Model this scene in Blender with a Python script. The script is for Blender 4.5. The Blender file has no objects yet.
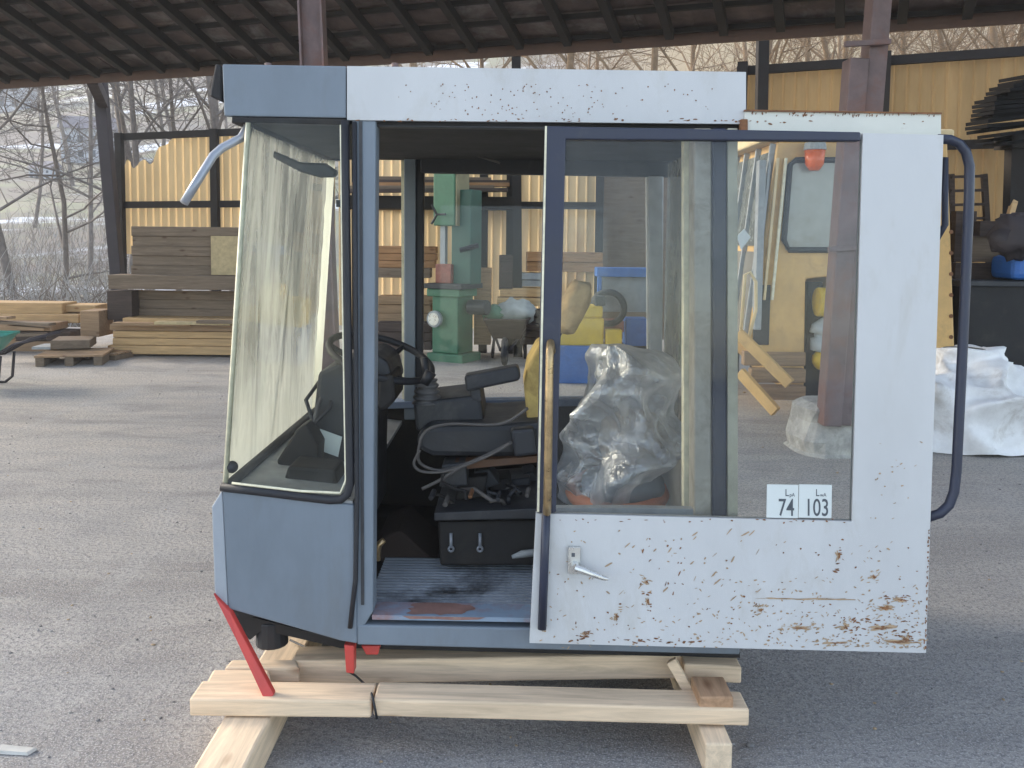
import bpy, bmesh, math, random
from mathutils import Vector as V, Matrix, noise
R = math.radians
random.seed(7)
sc = bpy.context.scene
COL = sc.collection

# ------------------------------------------------------------------ camera
F, CX, PITCH, ROLL, HOR = 887.0, 512.0, 4.3, 0.6, 240.0
PY0 = HOR + F * math.tan(R(PITCH))
EYE = V((0, 0, 1.45))
RM = Matrix.Rotation(R(90 - PITCH), 4, 'X') @ Matrix.Rotation(R(ROLL), 4, 'Z')
cam = bpy.data.cameras.new('camera')
cam.sensor_width = 36; cam.lens = F / 1024 * 36
cam.shift_y = (PY0 - 384) / 1024
cam.clip_end = 2000; cam.clip_start = .05
co = bpy.data.objects.new('camera', cam); COL.objects.link(co)
co.matrix_world = Matrix.Translation(EYE) @ RM
sc.camera = co

# ------------------------------------------------------------------ light
SUN_EL, SUN_AZ = 24.0, (-0.93, 0.36)           # direction TOWARDS the sun on the ground plane
sdir = V((SUN_AZ[0], SUN_AZ[1], 0)).normalized() * math.cos(R(SUN_EL)) + V((0, 0, math.sin(R(SUN_EL))))
w = bpy.data.worlds.new('World'); sc.world = w; w.use_nodes = True
nt = w.node_tree; bg = nt.nodes['Background']
sky = nt.nodes.new('ShaderNodeTexSky'); sky.sky_type = 'NISHITA'; sky.sun_disc = False
sky.sun_elevation = R(SUN_EL); sky.sun_rotation = math.atan2(sdir.x, sdir.y)
sky.air_density = 1.0; sky.dust_density = .8; sky.ozone_density = 1.2
hs = nt.nodes.new('ShaderNodeHueSaturation'); hs.inputs['Saturation'].default_value = .68   # white balance
nt.links.new(sky.outputs[0], hs.inputs['Color']); nt.links.new(hs.outputs[0], bg.inputs[0]); bg.inputs[1].default_value = 0.15
sl = bpy.data.lights.new('sun', 'SUN'); sl.energy = 1.5; sl.angle = R(20); sl.color = (1, .88, .70)
so = bpy.data.objects.new('sun', sl); COL.objects.link(so)
so.rotation_euler = sdir.to_track_quat('Z', 'Y').to_euler(); so.location = (-20, 8, 12)
sc.view_settings.view_transform = 'Standard'; sc.view_settings.look = 'None'
sc.view_settings.exposure = 1.78; sc.view_settings.gamma = 1
try: sc.view_settings.use_curve_mapping = False
except Exception: pass
sc.cycles.use_denoising = True
sc.cycles.max_bounces = 10; sc.cycles.transparent_max_bounces = 24
sc.cycles.caustics_reflective = False; sc.cycles.caustics_refractive = False
sc.cycles.sample_clamp_indirect = 6

# ------------------------------------------------------------------ helpers
def ray(px, py):
    return (RM.to_3x3() @ V(((px - CX) / F, -(py - PY0) / F, -1))).normalized()
def P(px, py, d):                       # point at world depth y = d
    r = ray(px, py); return EYE + r * (d / r.y)
def G(px, py, z=0):                     # point on the ground
    r = ray(px, py); return EYE + r * ((z - EYE.z) / r.z)
CD, CK = 2.53, math.tan(R(3.5))
def N(px, py, off=0):                   # point on the near side plane of the cab, off metres further in
    r = ray(px, py)
    t = (CD + off + CK * (EYE.z - 1.0) - EYE.y) / (r.y - CK * r.z)
    return EYE + r * t

class MB:
    def __init__(s): s.v = []; s.f = []; s.m = []
    def add(s, vs, fs, m=0):
        b = len(s.v); s.v += [V(q) for q in vs]
        s.f += [tuple(b + i for i in f) for f in fs]; s.m += [m] * len(fs); return s
    def hexa(s, a, b, m=0):             # two rings of equal length
        n = len(a); fs = [tuple(range(n)), tuple(range(2 * n - 1, n - 1, -1))]
        fs += [(i, i + n, (i + 1) % n + n, (i + 1) % n) for i in range(n)]
        return s.add(list(a) + list(b), fs, m)
    def prism(s, pts, ext, m=0):
        return s.hexa(pts, [V(p) + V(ext) for p in pts], m)
    def box(s, lo, hi, m=0):
        x0, y0, z0 = lo; x1, y1, z1 = hi
        return s.prism([V((x0, y0, z0)), V((x1, y0, z0)), V((x1, y0, z1)), V((x0, y0, z1))], (0, y1 - y0, 0), m)
    def obox(s, c, size, rot, m=0):     # oriented box
        M = Matrix.Translation(V(c)) @ rot.to_4x4()
        x, y, z = [q / 2 for q in size]
        a = [M @ V(q) for q in ((-x, -y, -z), (x, -y, -z), (x, -y, z), (-x, -y, z))]
        b = [M @ V(q) for q in ((-x, y, -z), (x, y, -z), (x, y, z), (-x, y, z))]
        return s.hexa(a, b, m)
    def bar(s, p, q, wd, ht, up=(0, 0, 1), m=0):   # rectangular bar from p to q
        p, q = V(p), V(q); d = (q - p).normalized(); sx = d.cross(V(up)).normalized(); u = sx.cross(d)
        o = [sx * wd / 2 * i + u * ht / 2 * j for i, j in ((-1, -1), (1, -1), (1, 1), (-1, 1))]
        return s.hexa([p + k for k in o], [q + k for k in o], m)
    def tube(s, pts, r, n=10, m=0, cap=True):
        pts = [V(p) for p in pts]; rs = r if isinstance(r, (list, tuple)) else [r] * len(pts)
        t0 = (pts[1] - pts[0]).normalized()
        up = V((0, 0, 1)) if abs(t0.z) < .9 else V((1, 0, 0)); nrm = t0.cross(up).normalized()
        vs = []
        for i, p in enumerate(pts):
            t = (pts[min(i + 1, len(pts) - 1)] - pts[max(i - 1, 0)]).normalized()
            nrm = (nrm - t * nrm.dot(t)).normalized(); bn = t.cross(nrm)
            vs += [p + (nrm * math.cos(2 * math.pi * k / n) + bn * math.sin(2 * math.pi * k / n)) * rs[i] for k in range(n)]
        fs = [(i * n + k, i * n + (k + 1) % n, (i + 1) * n + (k + 1) % n, (i + 1) * n + k) for i in range(len(pts) - 1) for k in range(n)]
        if cap: fs += [tuple(range(n))[::-1], tuple(range((len(pts) - 1) * n, len(pts) * n))]
        return s.add(vs, fs, m)
    def torus(s, c, ax, r, t, n=32, k=8, m=0):
        ax = V(ax).normalized(); u = ax.orthogonal().normalized(); v = ax.cross(u); c = V(c)
        vs = []
        for i in range(n):
            a = 2 * math.pi * i / n; d = u * math.cos(a) + v * math.sin(a)
            vs += [c + d * (r + t * math.cos(2 * math.pi * j / k)) + ax * t * math.sin(2 * math.pi * j / k) for j in range(k)]
        fs = [(i * k + j, ((i + 1) % n) * k + j, ((i + 1) % n) * k + (j + 1) % k, i * k + (j + 1) % k) for i in range(n) for j in range(k)]
        return s.add(vs, fs, m)
    def blob(s, c, rad, n=14, k=10, amp=0, sc_=3, m=0, seed=0, pw=1):
        c = V(c); vs = []
        for j in range(k + 1):
            th = math.pi * j / k
            for i in range(n):
                ph = 2 * math.pi * i / n
                d = V((math.sin(th) * math.cos(ph), math.sin(th) * math.sin(ph), math.cos(th)))
                q = V([math.copysign(abs(x) ** pw, x) for x in d])
                g = 1 + amp * noise.noise(d * sc_ + V((seed * 7.1, seed, 0)))
                vs.append(c + V((q.x * rad[0], q.y * rad[1], q.z * rad[2])) * g)
        fs = [(j * n + i, (j + 1) * n + i, (j + 1) * n + (i + 1) % n, j * n + (i + 1) % n) for j in range(k) for i in range(n)]
        return s.add(vs, fs, m)
    def build(s, name, mats, parent=None, bevel=0, smooth=False, seg=2, fix=True):
        mats = mats if isinstance(mats, (list, tuple)) else [mats]
        bm = bmesh.new(); vs = [bm.verts.new(p) for p in s.v]
        for f, mi in zip(s.f, s.m):
            try: fc = bm.faces.new([vs[i] for i in f])
            except ValueError: continue
            fc.material_index = mi; fc.smooth = smooth
        if fix: bmesh.ops.recalc_face_normals(bm, faces=bm.faces[:])
        org = V((0, 0, 0)); q = parent
        while q is not None: org += q.location; q = q.parent
        own = V((0, 0, 0))
        if parent is None and s.v:
            xs = [p.x for p in s.v]; ys = [p.y for p in s.v]; zs = [p.z for p in s.v]
            own = V(((min(xs) + max(xs)) / 2, (min(ys) + max(ys)) / 2, min(zs)))
        bmesh.ops.translate(bm, vec=-(org + own), verts=bm.verts[:])
        me = bpy.data.meshes.new(name); bm.to_mesh(me); bm.free()
        for m in mats: me.materials.append(m)
        o = bpy.data.objects.new(name, me); COL.objects.link(o); o.parent = parent; o.location = own
        if bevel:
            b = o.modifiers.new('bevel', 'BEVEL'); b.width = bevel; b.segments = seg; b.limit_method = 'ANGLE'; b.angle_limit = R(35)
        return o
def tag(o, label, cat, group=None):
    o['label'] = label; o['category'] = cat
    if group: o['group'] = group
    return o
def thing(name, loc, label, cat, group=None):
    o = bpy.data.objects.new(name, None); COL.objects.link(o); o.location = V(loc); o.empty_display_size = .1
    return tag(o, label, cat, group)
def struct(o, kind='structure'): o['kind'] = kind; return o
def copy_tree(o, parent=None):
    c = o.copy(); COL.objects.link(c); c.parent = parent
    for ch in list(o.children): copy_tree(ch, c)
    return c

# ------------------------------------------------------------------ materials
def base_mat(name):
    m = bpy.data.materials.new(name); m.use_nodes = True
    return m, m.node_tree, m.node_tree.nodes, m.node_tree.links, m.node_tree.nodes['Principled BSDF']
def mixc(nt, fac, a, b):
    n = nt.nodes.new('ShaderNodeMix'); n.data_type = 'RGBA'
    for sock, val in ((n.inputs[0], fac), (n.inputs[6], a), (n.inputs[7], b)):
        if hasattr(val, 'links') or hasattr(val, 'is_linked'): nt.links.new(val, sock)
        else: sock.default_value = val if not isinstance(val, (tuple, list)) else (*val[:3], 1)
    return n.outputs[2]
def nz(nt, scale, detail=4, rough=.6, stretch=None, coord='Object', dist=0):
    tc = nt.nodes.new('ShaderNodeTexCoord'); mp = nt.nodes.new('ShaderNodeMapping')
    if stretch: mp.inputs['Scale'].default_value = stretch
    nt.links.new(tc.outputs[coord], mp.inputs[0])
    n = nt.nodes.new('ShaderNodeTexNoise'); n.inputs['Scale'].default_value = scale
    n.inputs['Detail'].default_value = detail; n.inputs['Roughness'].default_value = rough; n.inputs['Distortion'].default_value = dist
    nt.links.new(mp.outputs[0], n.inputs['Vector']); return n.outputs[0]
def ramp(nt, src, lo, hi, a=0., b=1.):
    n = nt.nodes.new('ShaderNodeMapRange'); nt.links.new(src, n.inputs[0])
    n.inputs[1].default_value = lo; n.inputs[2].default_value = hi; n.inputs[3].default_value = a; n.inputs[4].default_value = b
    return n.outputs[0]
def math_(nt, op, a, b):
    n = nt.nodes.new('ShaderNodeMath'); n.operation = op
    for i, x in enumerate((a, b)):
        if isinstance(x, (int, float)): n.inputs[i].default_value = x
        else: nt.links.new(x, n.inputs[i])
    return n.outputs[0]
def mat(name, col, rough=.6, metal=0, var=.25, scale=6, bump=.1, bscale=40, dirt=None, damt=.4, dscale=3, dlo=.5, stretch=None, spec=.5):
    m, nt, nd, lk, bs = base_mat(name)
    n1 = nz(nt, scale, 6, .65, stretch)
    c = mixc(nt, ramp(nt, n1, .3, .7), tuple(x * (1 - var) for x in col), tuple(min(1, x * (1 + var)) for x in col))
    if dirt:
        n2 = nz(nt, dscale, 8, .7, stretch, dist=.4)
        c = mixc(nt, ramp(nt, n2, dlo, dlo + .16, 0, damt), c, dirt)
    lk.new(c, bs.inputs['Base Color']); bs.inputs['Metallic'].default_value = metal
    bs.inputs['Specular IOR Level'].default_value = spec
    lk.new(ramp(nt, n1, .3, .7, max(0, rough - .12), min(1, rough + .12)), bs.inputs['Roughness'])
    if bump:
        b = nd.new('ShaderNodeBump'); b.inputs['Strength'].default_value = bump; b.inputs['Distance'].default_value = .01
        lk.new(nz(nt, bscale, 5, .6, stretch), b.inputs['Height']); lk.new(b.outputs[0], bs.inputs['Normal'])
    return m
def wood(name, col, axis='x', dark=.55, rough=.75, knots=True, grey=None):
    st = {'x': (1, 14, 14), 'y': (14, 1, 14), 'z': (14, 14, 1)}[axis]
    m, nt, nd, lk, bs = base_mat(name)
    g = nz(nt, 3.0, 8, .65, st, dist=.6)
    c = mixc(nt, ramp(nt, g, .32, .68), tuple(x * dark for x in col), col)
    big = nz(nt, 1.3, 3, .5)
    c = mixc(nt, ramp(nt, big, .35, .7, 0, .35), c, grey or tuple(x * .62 for x in col))
    if knots:
        tc = nd.new('ShaderNodeTexCoord'); mp = nd.new('ShaderNodeMapping')
        mp.inputs['Scale'].default_value = tuple(1.0 if q == 1 else 2.4 for q in st)
        lk.new(tc.outputs['Object'], mp.inputs[0])
        vo = nd.new('ShaderNodeTexVoronoi'); vo.inputs['Scale'].default_value = 3.2; lk.new(mp.outputs[0], vo.inputs['Vector'])
        c = mixc(nt, ramp(nt, vo.outputs['Distance'], .05, .15, .75, 0), c, (col[0] * .3, col[1] * .2, col[2] * .15))
    lk.new(c, bs.inputs['Base Color']); bs.inputs['Roughness'].default_value = rough; bs.inputs['Specular IOR Level'].default_value = .25
    b = nd.new('ShaderNodeBump'); b.inputs['Strength'].default_value = .25; b.inputs['Distance'].default_value = .004
    lk.new(g, b.inputs['Height']); lk.new(b.outputs[0], bs.inputs['Normal'])
    return m
def glass(name, dirt=.08, dcol=(.6, .6, .52), tint=(.93, .95, .92), scale=5, stretch=(1, 1, .35), lo=.35, hi=.75, dmin=.02, trans=.6, low=None, ior=1.28):
    m, nt, nd, lk, bs = base_mat(name); nd.remove(bs)
    out = nd['Material Output']
    tr = nd.new('ShaderNodeBsdfTransparent'); tr.inputs[0].default_value = (*tint, 1)
    df = nd.new('ShaderNodeBsdfDiffuse'); df.inputs[0].default_value = (*dcol, 1)
    tl = nd.new('ShaderNodeBsdfTranslucent'); tl.inputs[0].default_value = (*dcol, 1)
    mx = nd.new('ShaderNodeMixShader'); mx.inputs[0].default_value = trans; lk.new(df.outputs[0], mx.inputs[1]); lk.new(tl.outputs[0], mx.inputs[2])
    n1 = nz(nt, scale, 8, .7, stretch, dist=.8); n2 = nz(nt, scale * .35, 3, .5)
    f = math_(nt, 'ADD', ramp(nt, math_(nt, 'ADD', math_(nt, 'MULTIPLY', n1, .6), math_(nt, 'MULTIPLY', n2, .4)), lo, hi, dmin, dirt), 0.0)
    if low:                             # pale grime thickened towards the lower edge to paint the bright glare
        tc = nd.new('ShaderNodeTexCoord'); sp = nd.new('ShaderNodeSeparateXYZ'); lk.new(tc.outputs['Object'], sp.inputs[0])
        zz = math_(nt, 'SUBTRACT', sp.outputs[2], math_(nt, 'MULTIPLY', n1, .4))
        f = math_(nt, 'MINIMUM', math_(nt, 'ADD', f, ramp(nt, zz, low[0] - .02, low[1] - .22, .55, 0)), .85)
    m2 = nd.new('ShaderNodeMixShader'); lk.new(f, m2.inputs[0]); lk.new(tr.outputs[0], m2.inputs[1]); lk.new(mx.outputs[0], m2.inputs[2])
    gl = nd.new('ShaderNodeBsdfGlossy'); gl.inputs['Roughness'].default_value = .03
    lw = nd.new('ShaderNodeFresnel'); lw.inputs[0].default_value = ior
    m3 = nd.new('ShaderNodeMixShader'); lk.new(lw.outputs[0], m3.inputs[0]); lk.new(m2.outputs[0], m3.inputs[1]); lk.new(gl.outputs[0], m3.inputs[2])
    lk.new(m3.outputs[0], out.inputs[0]); return m
def plastic_film(name):
    m, nt, nd, lk, bs = base_mat(name); nd.remove(bs); out = nd['Material Output']
    tr = nd.new('ShaderNodeBsdfTransparent'); tr.inputs[0].default_value = (.9, .93, .97, 1)
    df = nd.new('ShaderNodeBsdfDiffuse'); df.inputs[0].default_value = (.93, .95, .98, 1)
    tl = nd.new('ShaderNodeBsdfTranslucent'); tl.inputs[0].default_value = (.93, .95, .98, 1)
    gl = nd.new('ShaderNodeBsdfGlossy'); gl.inputs['Roughness'].default_value = .22
    a = nd.new('ShaderNodeMixShader'); a.inputs[0].default_value = .5; lk.new(df.outputs[0], a.inputs[1]); lk.new(tl.outputs[0], a.inputs[2])
    n1 = nz(nt, 5, 3, .55, dist=1.0)
    fr = nd.new('ShaderNodeLayerWeight'); fr.inputs[0].default_value = .5
    b = nd.new('ShaderNodeMixShader'); lk.new(math_(nt, 'MINIMUM', math_(nt, 'ADD', ramp(nt, fr.outputs[1], .2, .9, .17, .78), ramp(nt, n1, .45, .7, 0, .3)), .9), b.inputs[0]); lk.new(tr.outputs[0], b.inputs[1]); lk.new(a.outputs[0], b.inputs[2])
    c = nd.new('ShaderNodeMixShader'); lk.new(ramp(nt, fr.outputs[1], 0, 1, .2, .45), c.inputs[0]); lk.new(b.outputs[0], c.inputs[1]); lk.new(gl.outputs[0], c.inputs[2])
    bp = nd.new('ShaderNodeBump'); bp.inputs['Strength'].default_value = .8; bp.inputs['Distance'].default_value = .02
    lk.new(nz(nt, 14, 4, .6, dist=1.5), bp.inputs['Height']); lk.new(bp.outputs[0], gl.inputs['Normal']); lk.new(bp.outputs[0], df.inputs['Normal'])
    lk.new(c.outputs[0], out.inputs[0]); return m
def translucent_sheet(name, col, t=.55, stain=(.30, .11, .03)):
    m, nt, nd, lk, bs = base_mat(name); nd.remove(bs); out = nd['Material Output']
    n1 = nz(nt, 1.2, 6, .65, (3, 3, .5)); n2 = nz(nt, .7, 5, .6, (1.6, 1.6, .5))
    c = mixc(nt, ramp(nt, n1, .3, .7), tuple(x * .78 for x in col), tuple(min(1, x * 1.12) for x in col))
    c = mixc(nt, ramp(nt, n2, .58, .72, 0, .55), c, stain)
    df = nd.new('ShaderNodeBsdfDiffuse'); tl = nd.new('ShaderNodeBsdfTranslucent'); lk.new(c, df.inputs[0]); lk.new(c, tl.inputs[0])
    mx = nd.new('ShaderNodeMixShader'); mx.inputs[0].default_value = t; lk.new(df.outputs[0], mx.inputs[1]); lk.new(tl.outputs[0], mx.inputs[2])
    lk.new(mx.outputs[0], out.inputs[0]); return m

RUST = (.19, .088, .042)
M = dict(
    white=mat('white_paint', (.52, .525, .53), .42, 0, .06, 2.2, .04, 25, (.36, .33, .27), .32, 3.0, .54, stretch=(1.6, 1.6, .7)),
    whiterail=mat('aged_white_paint', (.62, .62, .56), .5, 0, .08, 3, .05, 25, (.30, .20, .11), .55, 7, .6),
    grey=mat('blue_grey_paint', (.158, .190, .228), .5, 0, .14, 3, .05, 30, (.13, .14, .15), .5, 2.6, .52, stretch=(1.6, 1.6, .6)),
    greylight=mat('pale_grey_paint', (.30, .33, .37), .55, 0, .1, 4, .05, 30),  # paler copy of the blue grey; on the nose it carries sunlight
    navy=mat('dark_navy_paint', (.021, .026, .050), .45, 0, .2, 6, .04, 30, (.09, .085, .08), .35, 9, .6),
    rubber=mat('black_rubber', (.014, .015, .020), .6, 0, .2, 8, .05, 50),
    cream=mat('cream_sealant', (.74, .70, .52), .6, 0, .2, 20, .1, 60, (.4, .36, .24), .5, 14, .55),
    black=mat('black_interior', (.011, .010, .011), .7, 0, .4, 7, .1, 40, (.035, .028, .022), .6, 6, .52),
    liner=mat('dark_headliner', (.014, .014, .015), .85, 0, .3, 9, .1, 50),
    dgrey=mat('dark_grey_plastic', (.024, .026, .032), .55, 0, .3, 8, .08, 60, (.10, .095, .09), .5, 5, .55),
    rust=mat('rust', RUST, .85, 0, .45, 30, .2, 80, (.28, .13, .05), .6, 12, .5),
    rustred=mat('rusty_red_paint', (.26, .10, .075), .7, 0, .35, 9, .1, 50, (.42, .33, .22), .6, 9, .55),
    red=mat('red_paint', (.52, .055, .045), .45, 0, .15, 8, .03, 40, (.25, .05, .04), .5, 8, .55),
    brass=mat('worn_brass_tube', (.42, .30, .16), .35, .7, .4, 18, .05, 60, (.12, .08, .05), .7, 14, .52),
    chrome=mat('dull_chrome', (.62, .62, .6), .3, .85, .1, 12, .02, 60, (.3, .2, .1), .5, 20, .6),
    mirror=mat('galvanised_tube', (.30, .32, .36), .4, .4, .15, 9, .04, 60),
    yfoam=mat('yellow_foam', (.48, .35, .12), .85, 0, .3, 9, .3, 60, (.20, .13, .05), .6, 6, .52),
    bfoam=mat('brown_foam', (.52, .36, .18), .85, 0, .3, 9, .3, 60, (.26, .15, .07), .75, 7, .5),
    paper=mat('white_sticker', (.62, .66, .65), .5, 0, .03, 5, 0),
    ink=mat('dark_ink', (.075, .085, .10), .6, 0, .1, 5, 0),
    cable=mat('grey_cable', (.10, .092, .088), .6, 0, .3, 20, 0),
    pine=wood('new_pine', (.90, .69, .48), 'x', .58), piney=wood('new_pine_crosswise', (.92, .72, .51), 'y', .58),
    oldx=wood('weathered_timber', (.42, .27, .15), 'x', .55, grey=(.27, .20, .15)),
    oldy=wood('stacked_timber', (.66, .43, .21), 'x', .6, grey=(.42, .29, .17)),
    orangewood=wood('orange_timber', (.50, .27, .13), 'x', .55),
    greywood=wood('grey_boards', (.25, .185, .13), 'x', .55, grey=(.16, .125, .095)),
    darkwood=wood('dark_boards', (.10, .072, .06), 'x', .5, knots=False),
    rafter=mat('blackened_timber', (.016, .012, .010), .85, 0, .4, 8, .2, 30),
    tile=mat('old_clay_tile', (.105, .076, .066), .85, 0, .6, 3.5, .2, 30, (.30, .285, .275), .6, 1.6, .52),
    steel=mat('rusty_steel_column', (.165, .115, .112), .65, .1, .3, 6, .15, 30, (.19, .08, .05), .6, 4, .5),
    dsteel=mat('dark_steel_column', (.045, .036, .04), .65, .1, .3, 6, .12, 30),
    concrete=mat('rough_concrete', (.42, .40, .36), .9, 0, .3, 9, .8, 16, (.2, .19, .17), .6, 6, .5),
    panel=translucent_sheet('yellowed_corrugated_sheet', (.86, .65, .38), .6),
    panel3=translucent_sheet('dull_honey_corrugated_sheet', (.46, .31, .15), .5),
    panel2=translucent_sheet('honey_corrugated_sheet', (.82, .60, .33), .55),
    green=mat('machine_green', (.065, .17, .10), .5, 0, .2, 5, .05, 30, (.045, .09, .06), .5, 5, .55),
    dgreen=mat('shaded_machine_green', (.04, .10, .075), .55, 0, .2, 5, .05, 30),  # machine green darkened to paint the saw's shaded right side
    bargreen=mat('green_enamel', (.05, .27, .20), .4, 0, .2, 6, .05, 30, (.10, .13, .1), .5, 7, .56),
    blue=mat('machine_blue', (.03, .13, .42), .5, 0, .2, 6, .05, 30, (.03, .06, .14), .5, 6, .54),
    yellow=mat('bright_yellow_paint', (.62, .42, .03), .5, 0, .15, 6, .05, 30, (.3, .2, .05), .4, 7, .56),
    ochre=mat('ochre_machine_paint', (.64, .40, .15), .55, 0, .14, 4, .06, 30, (.30, .19, .09), .45, 4, .54),
    ochrelight=mat('pale_ochre_paint', (.66, .52, .30), .55, 0, .14, 5, .05, 30),
    filt=mat('grey_filter', (.40, .45, .47), .5, 0, .15, 8, .05, 40),
    amber=mat('amber_lens', (.75, .13, .02), .25, 0, .2, 8, .02, 30),
    tarp=mat('dirty_white_fabric', (.80, .80, .80), .85, 0, .14, 5, .3, 25, (.30, .25, .19), .5, 3, .52),
    osb=mat('pale_board', (.46, .36, .20), .8, 0, .2, 20, .1, 40),
    greyp=mat('grey_panel', (.33, .35, .36), .6, 0, .2, 6, .05, 30, (.2, .19, .17), .5, 6, .52),
    bark=mat('grey_bark', (.17, .145, .13), .9, 0, .35, 6, .3, 20),
    barkwarm=mat('sunlit_bark', (.24, .165, .10), .9, 0, .35, 6, .3, 20),  # bark tone warmed to hold the golden sunlight on the right slope
    wall=mat('house_render', (.45, .47, .52), .8, 0, .1, 2, 0), roofm=mat('house_roof', (.22, .20, .22), .8, 0, .2, 2, 0),
    hglass=mat('house_window', (.05, .07, .1), .2, 0, .1, 2, 0),
    door_glass=glass('door_glass', .12, (.55, .57, .57), (.95, .965, .965), 9, (1, 1, .5), .42, .72, .015, .5),
    wind_glass=glass('dirty_windscreen', .64, (.88, .88, .83), (.95, .955, .94), 3.4, (2.2, 2.2, .34), .42, .64, .12, .75, low=(.48, 1.0), ior=1.18),
    side_glass=glass('dusty_side_glass', .09, (.66, .67, .62), (.95, .97, .95), 5, (1, 1, .5), .5, .74, .006, .4),
    far_glass=glass('clean_far_glass', .03, (.5, .5, .46), (.96, .97, .96), 5, (1, 1, .5), .45, .72, .0, .4),
    rear_glass=glass('grimy_rear_glass', .8, (.56, .52, .43), (.88, .88, .83), 9, (1, 1, .5), .38, .62, .35, .5),
    seal=translucent_sheet('translucent_sealant', (.95, .93, .82), .75, (.8, .76, .6)),
    clearer=glass('grey_cab_glass', .35, (.55, .56, .52), (.9, .92, .9), 4, (1, 1, .4), .38, .7, .12, .5),
    windowgrey=mat('hazy_grey_window', (.34, .36, .34), .18, 0, .15, 2, .0, 20, (.22, .19, .15), .6, 1.4, .5),
    shade_black=mat('shade_black_timber', (.010, .009, .009), .95, bump=.1, spec=.1),  # near-black base puts the shade on the stacked boards into their colour
    film=plastic_film('clear_plastic_film'),
)

# ------------------------------------------------------------------ ground
def ground_mat():
    m, nt, nd, lk, bs = base_mat('worn_yard_surface')
    big = nz(nt, .35, 5, .6, dist=.6); mid = nz(nt, 1.7, 6, .62, (1, 2.2, 1), dist=.5); fine = nz(nt, 55, 5, .75); grit = nz(nt, 160, 3, .7)
    c = mixc(nt, ramp(nt, mid, .32, .68), (.275, .268, .272), (.415, .402, .40))
    tc = nd.new('ShaderNodeTexCoord'); sp = nd.new('ShaderNodeSeparateXYZ'); lk.new(tc.outputs['Object'], sp.inputs[0])
    far_tan = math_(nt, 'MULTIPLY', ramp(nt, math_(nt, 'ADD', sp.outputs[1], math_(nt, 'MULTIPLY', big, 3)), 3.0, 8.0), ramp(nt, mid, .25, .6, .4, .95))
    c = mixc(nt, far_tan, c, (.56, .495, .415))  # yard turns paler and tanner with distance
    mud = nz(nt, .75, 7, .66, (1, 2.2, 1), dist=1.4)
    c = mixc(nt, ramp(nt, mud, .50, .64, 0, .62), c, (.25, .225, .21))
    c = mixc(nt, ramp(nt, big, .55, .7, 0, .35), c, (.50, .50, .515))
    trk = nz(nt, .8, 5, .6, (.28, 2.4, 1), dist=.5); trk2 = nz(nt, 1.1, 5, .65, (2.2, .5, 1), dist=.8)
    c = mixc(nt, ramp(nt, trk, .52, .64, 0, .42), c, (.20, .18, .165))
    c = mixc(nt, ramp(nt, trk2, .56, .66, 0, .35), c, (.52, .50, .48))
    c = mixc(nt, ramp(nt, fine, .46, .60, 0, .85), c, (.19, .187, .195))
    c = mixc(nt, ramp(nt, grit, .52, .62, 0, .75), c, (.60, .59, .58))
    lk.new(c, bs.inputs['Base Color']); bs.inputs['Roughness'].default_value = .88; bs.inputs['Specular IOR Level'].default_value = .3
    b = nd.new('ShaderNodeBump'); b.inputs['Strength'].default_value = 1.0; b.inputs['Distance'].default_value = .025
    lk.new(math_(nt, 'ADD', math_(nt, 'MULTIPLY', fine, .6), math_(nt, 'MULTIPLY', mud, 1.2)), b.inputs['Height']); lk.new(b.outputs[0], bs.inputs['Normal'])
    return m
def hill_mat():
    m, nt, nd, lk, bs = base_mat('winter_hillside')
    a = nz(nt, .06, 6, .62, (1, 2, 1), dist=.8); b_ = nz(nt, .35, 6, .65); s_ = nz(nt, .045, 6, .6, (1, 3, 1), dist=.6)
    c = mixc(nt, ramp(nt, a, .42, .6), (.21, .185, .165), (.29, .29, .18))
    c = mixc(nt, ramp(nt, b_, .42, .62, 0, .75), c, (.27, .22, .19))
    tc = nd.new('ShaderNodeTexCoord'); sp = nd.new('ShaderNodeSeparateXYZ'); lk.new(tc.outputs['Object'], sp.inputs[0])
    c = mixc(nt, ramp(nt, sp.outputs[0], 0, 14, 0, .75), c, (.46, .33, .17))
    c = mixc(nt, math_(nt, 'MULTIPLY', ramp(nt, s_, .58, .63), ramp(nt, sp.outputs[0], -4, 6, .9, 0)), c, (.74, .76, .82))
    lk.new(c, bs.inputs['Base Color']); bs.inputs['Roughness'].default_value = .95
    return m
struct(MB().add([(-45, -30, 0), (45, -30, 0), (45, 14, 0), (-45, 14, 0)], [(0, 1, 2, 3)]).build('ground', ground_mat())).location = (0, 0, 0)
g = bpy.data.objects['ground']
for v_ in g.data.vertices: v_.co.y += -8.0
def hz(x, y):
    t = y - 13.8
    base = -0.02 * t if t < 0 else 0
    pr = [(0, -.02), (3, -.7), (12, -1.0), (22, 0), (38, 3.4), (60, 10), (95, 25), (150, 52), (260, 70), (420, 90)]
    z = pr[-1][1]
    for (a, za), (b, zb) in zip(pr, pr[1:]):
        if a <= t <= b: z = za + (zb - za) * (t - a) / (b - a); break
    if t < 0: z = -.02
    k = min(1, max(0, t / 20))
    side = 1 + .5 * math.tanh((x + 12) / 60)
    z = z * side if z > 0 else z
    return z + k * 1.2 * noise.noise(V((x * .03, y * .03, 1))) + k * .3 * noise.noise(V((x * .15, y * .15, 4)))
hb = MB(); nx, ny = 120, 90
for j in range(ny + 1):
    y = 13.8 + 152 * (j / ny) ** 1.8
    for i in range(nx + 1):
        u = (i / nx) * 2 - 1; x = 15 * u + 92 * u ** 3
        hb.v.append(V((x, y, hz(x, y))))
for j in range(ny):
    for i in range(nx):
        a = j * (nx + 1) + i; hb.f.append((a, a + 1, a + nx + 2, a + nx + 1)); hb.m.append(0)
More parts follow.
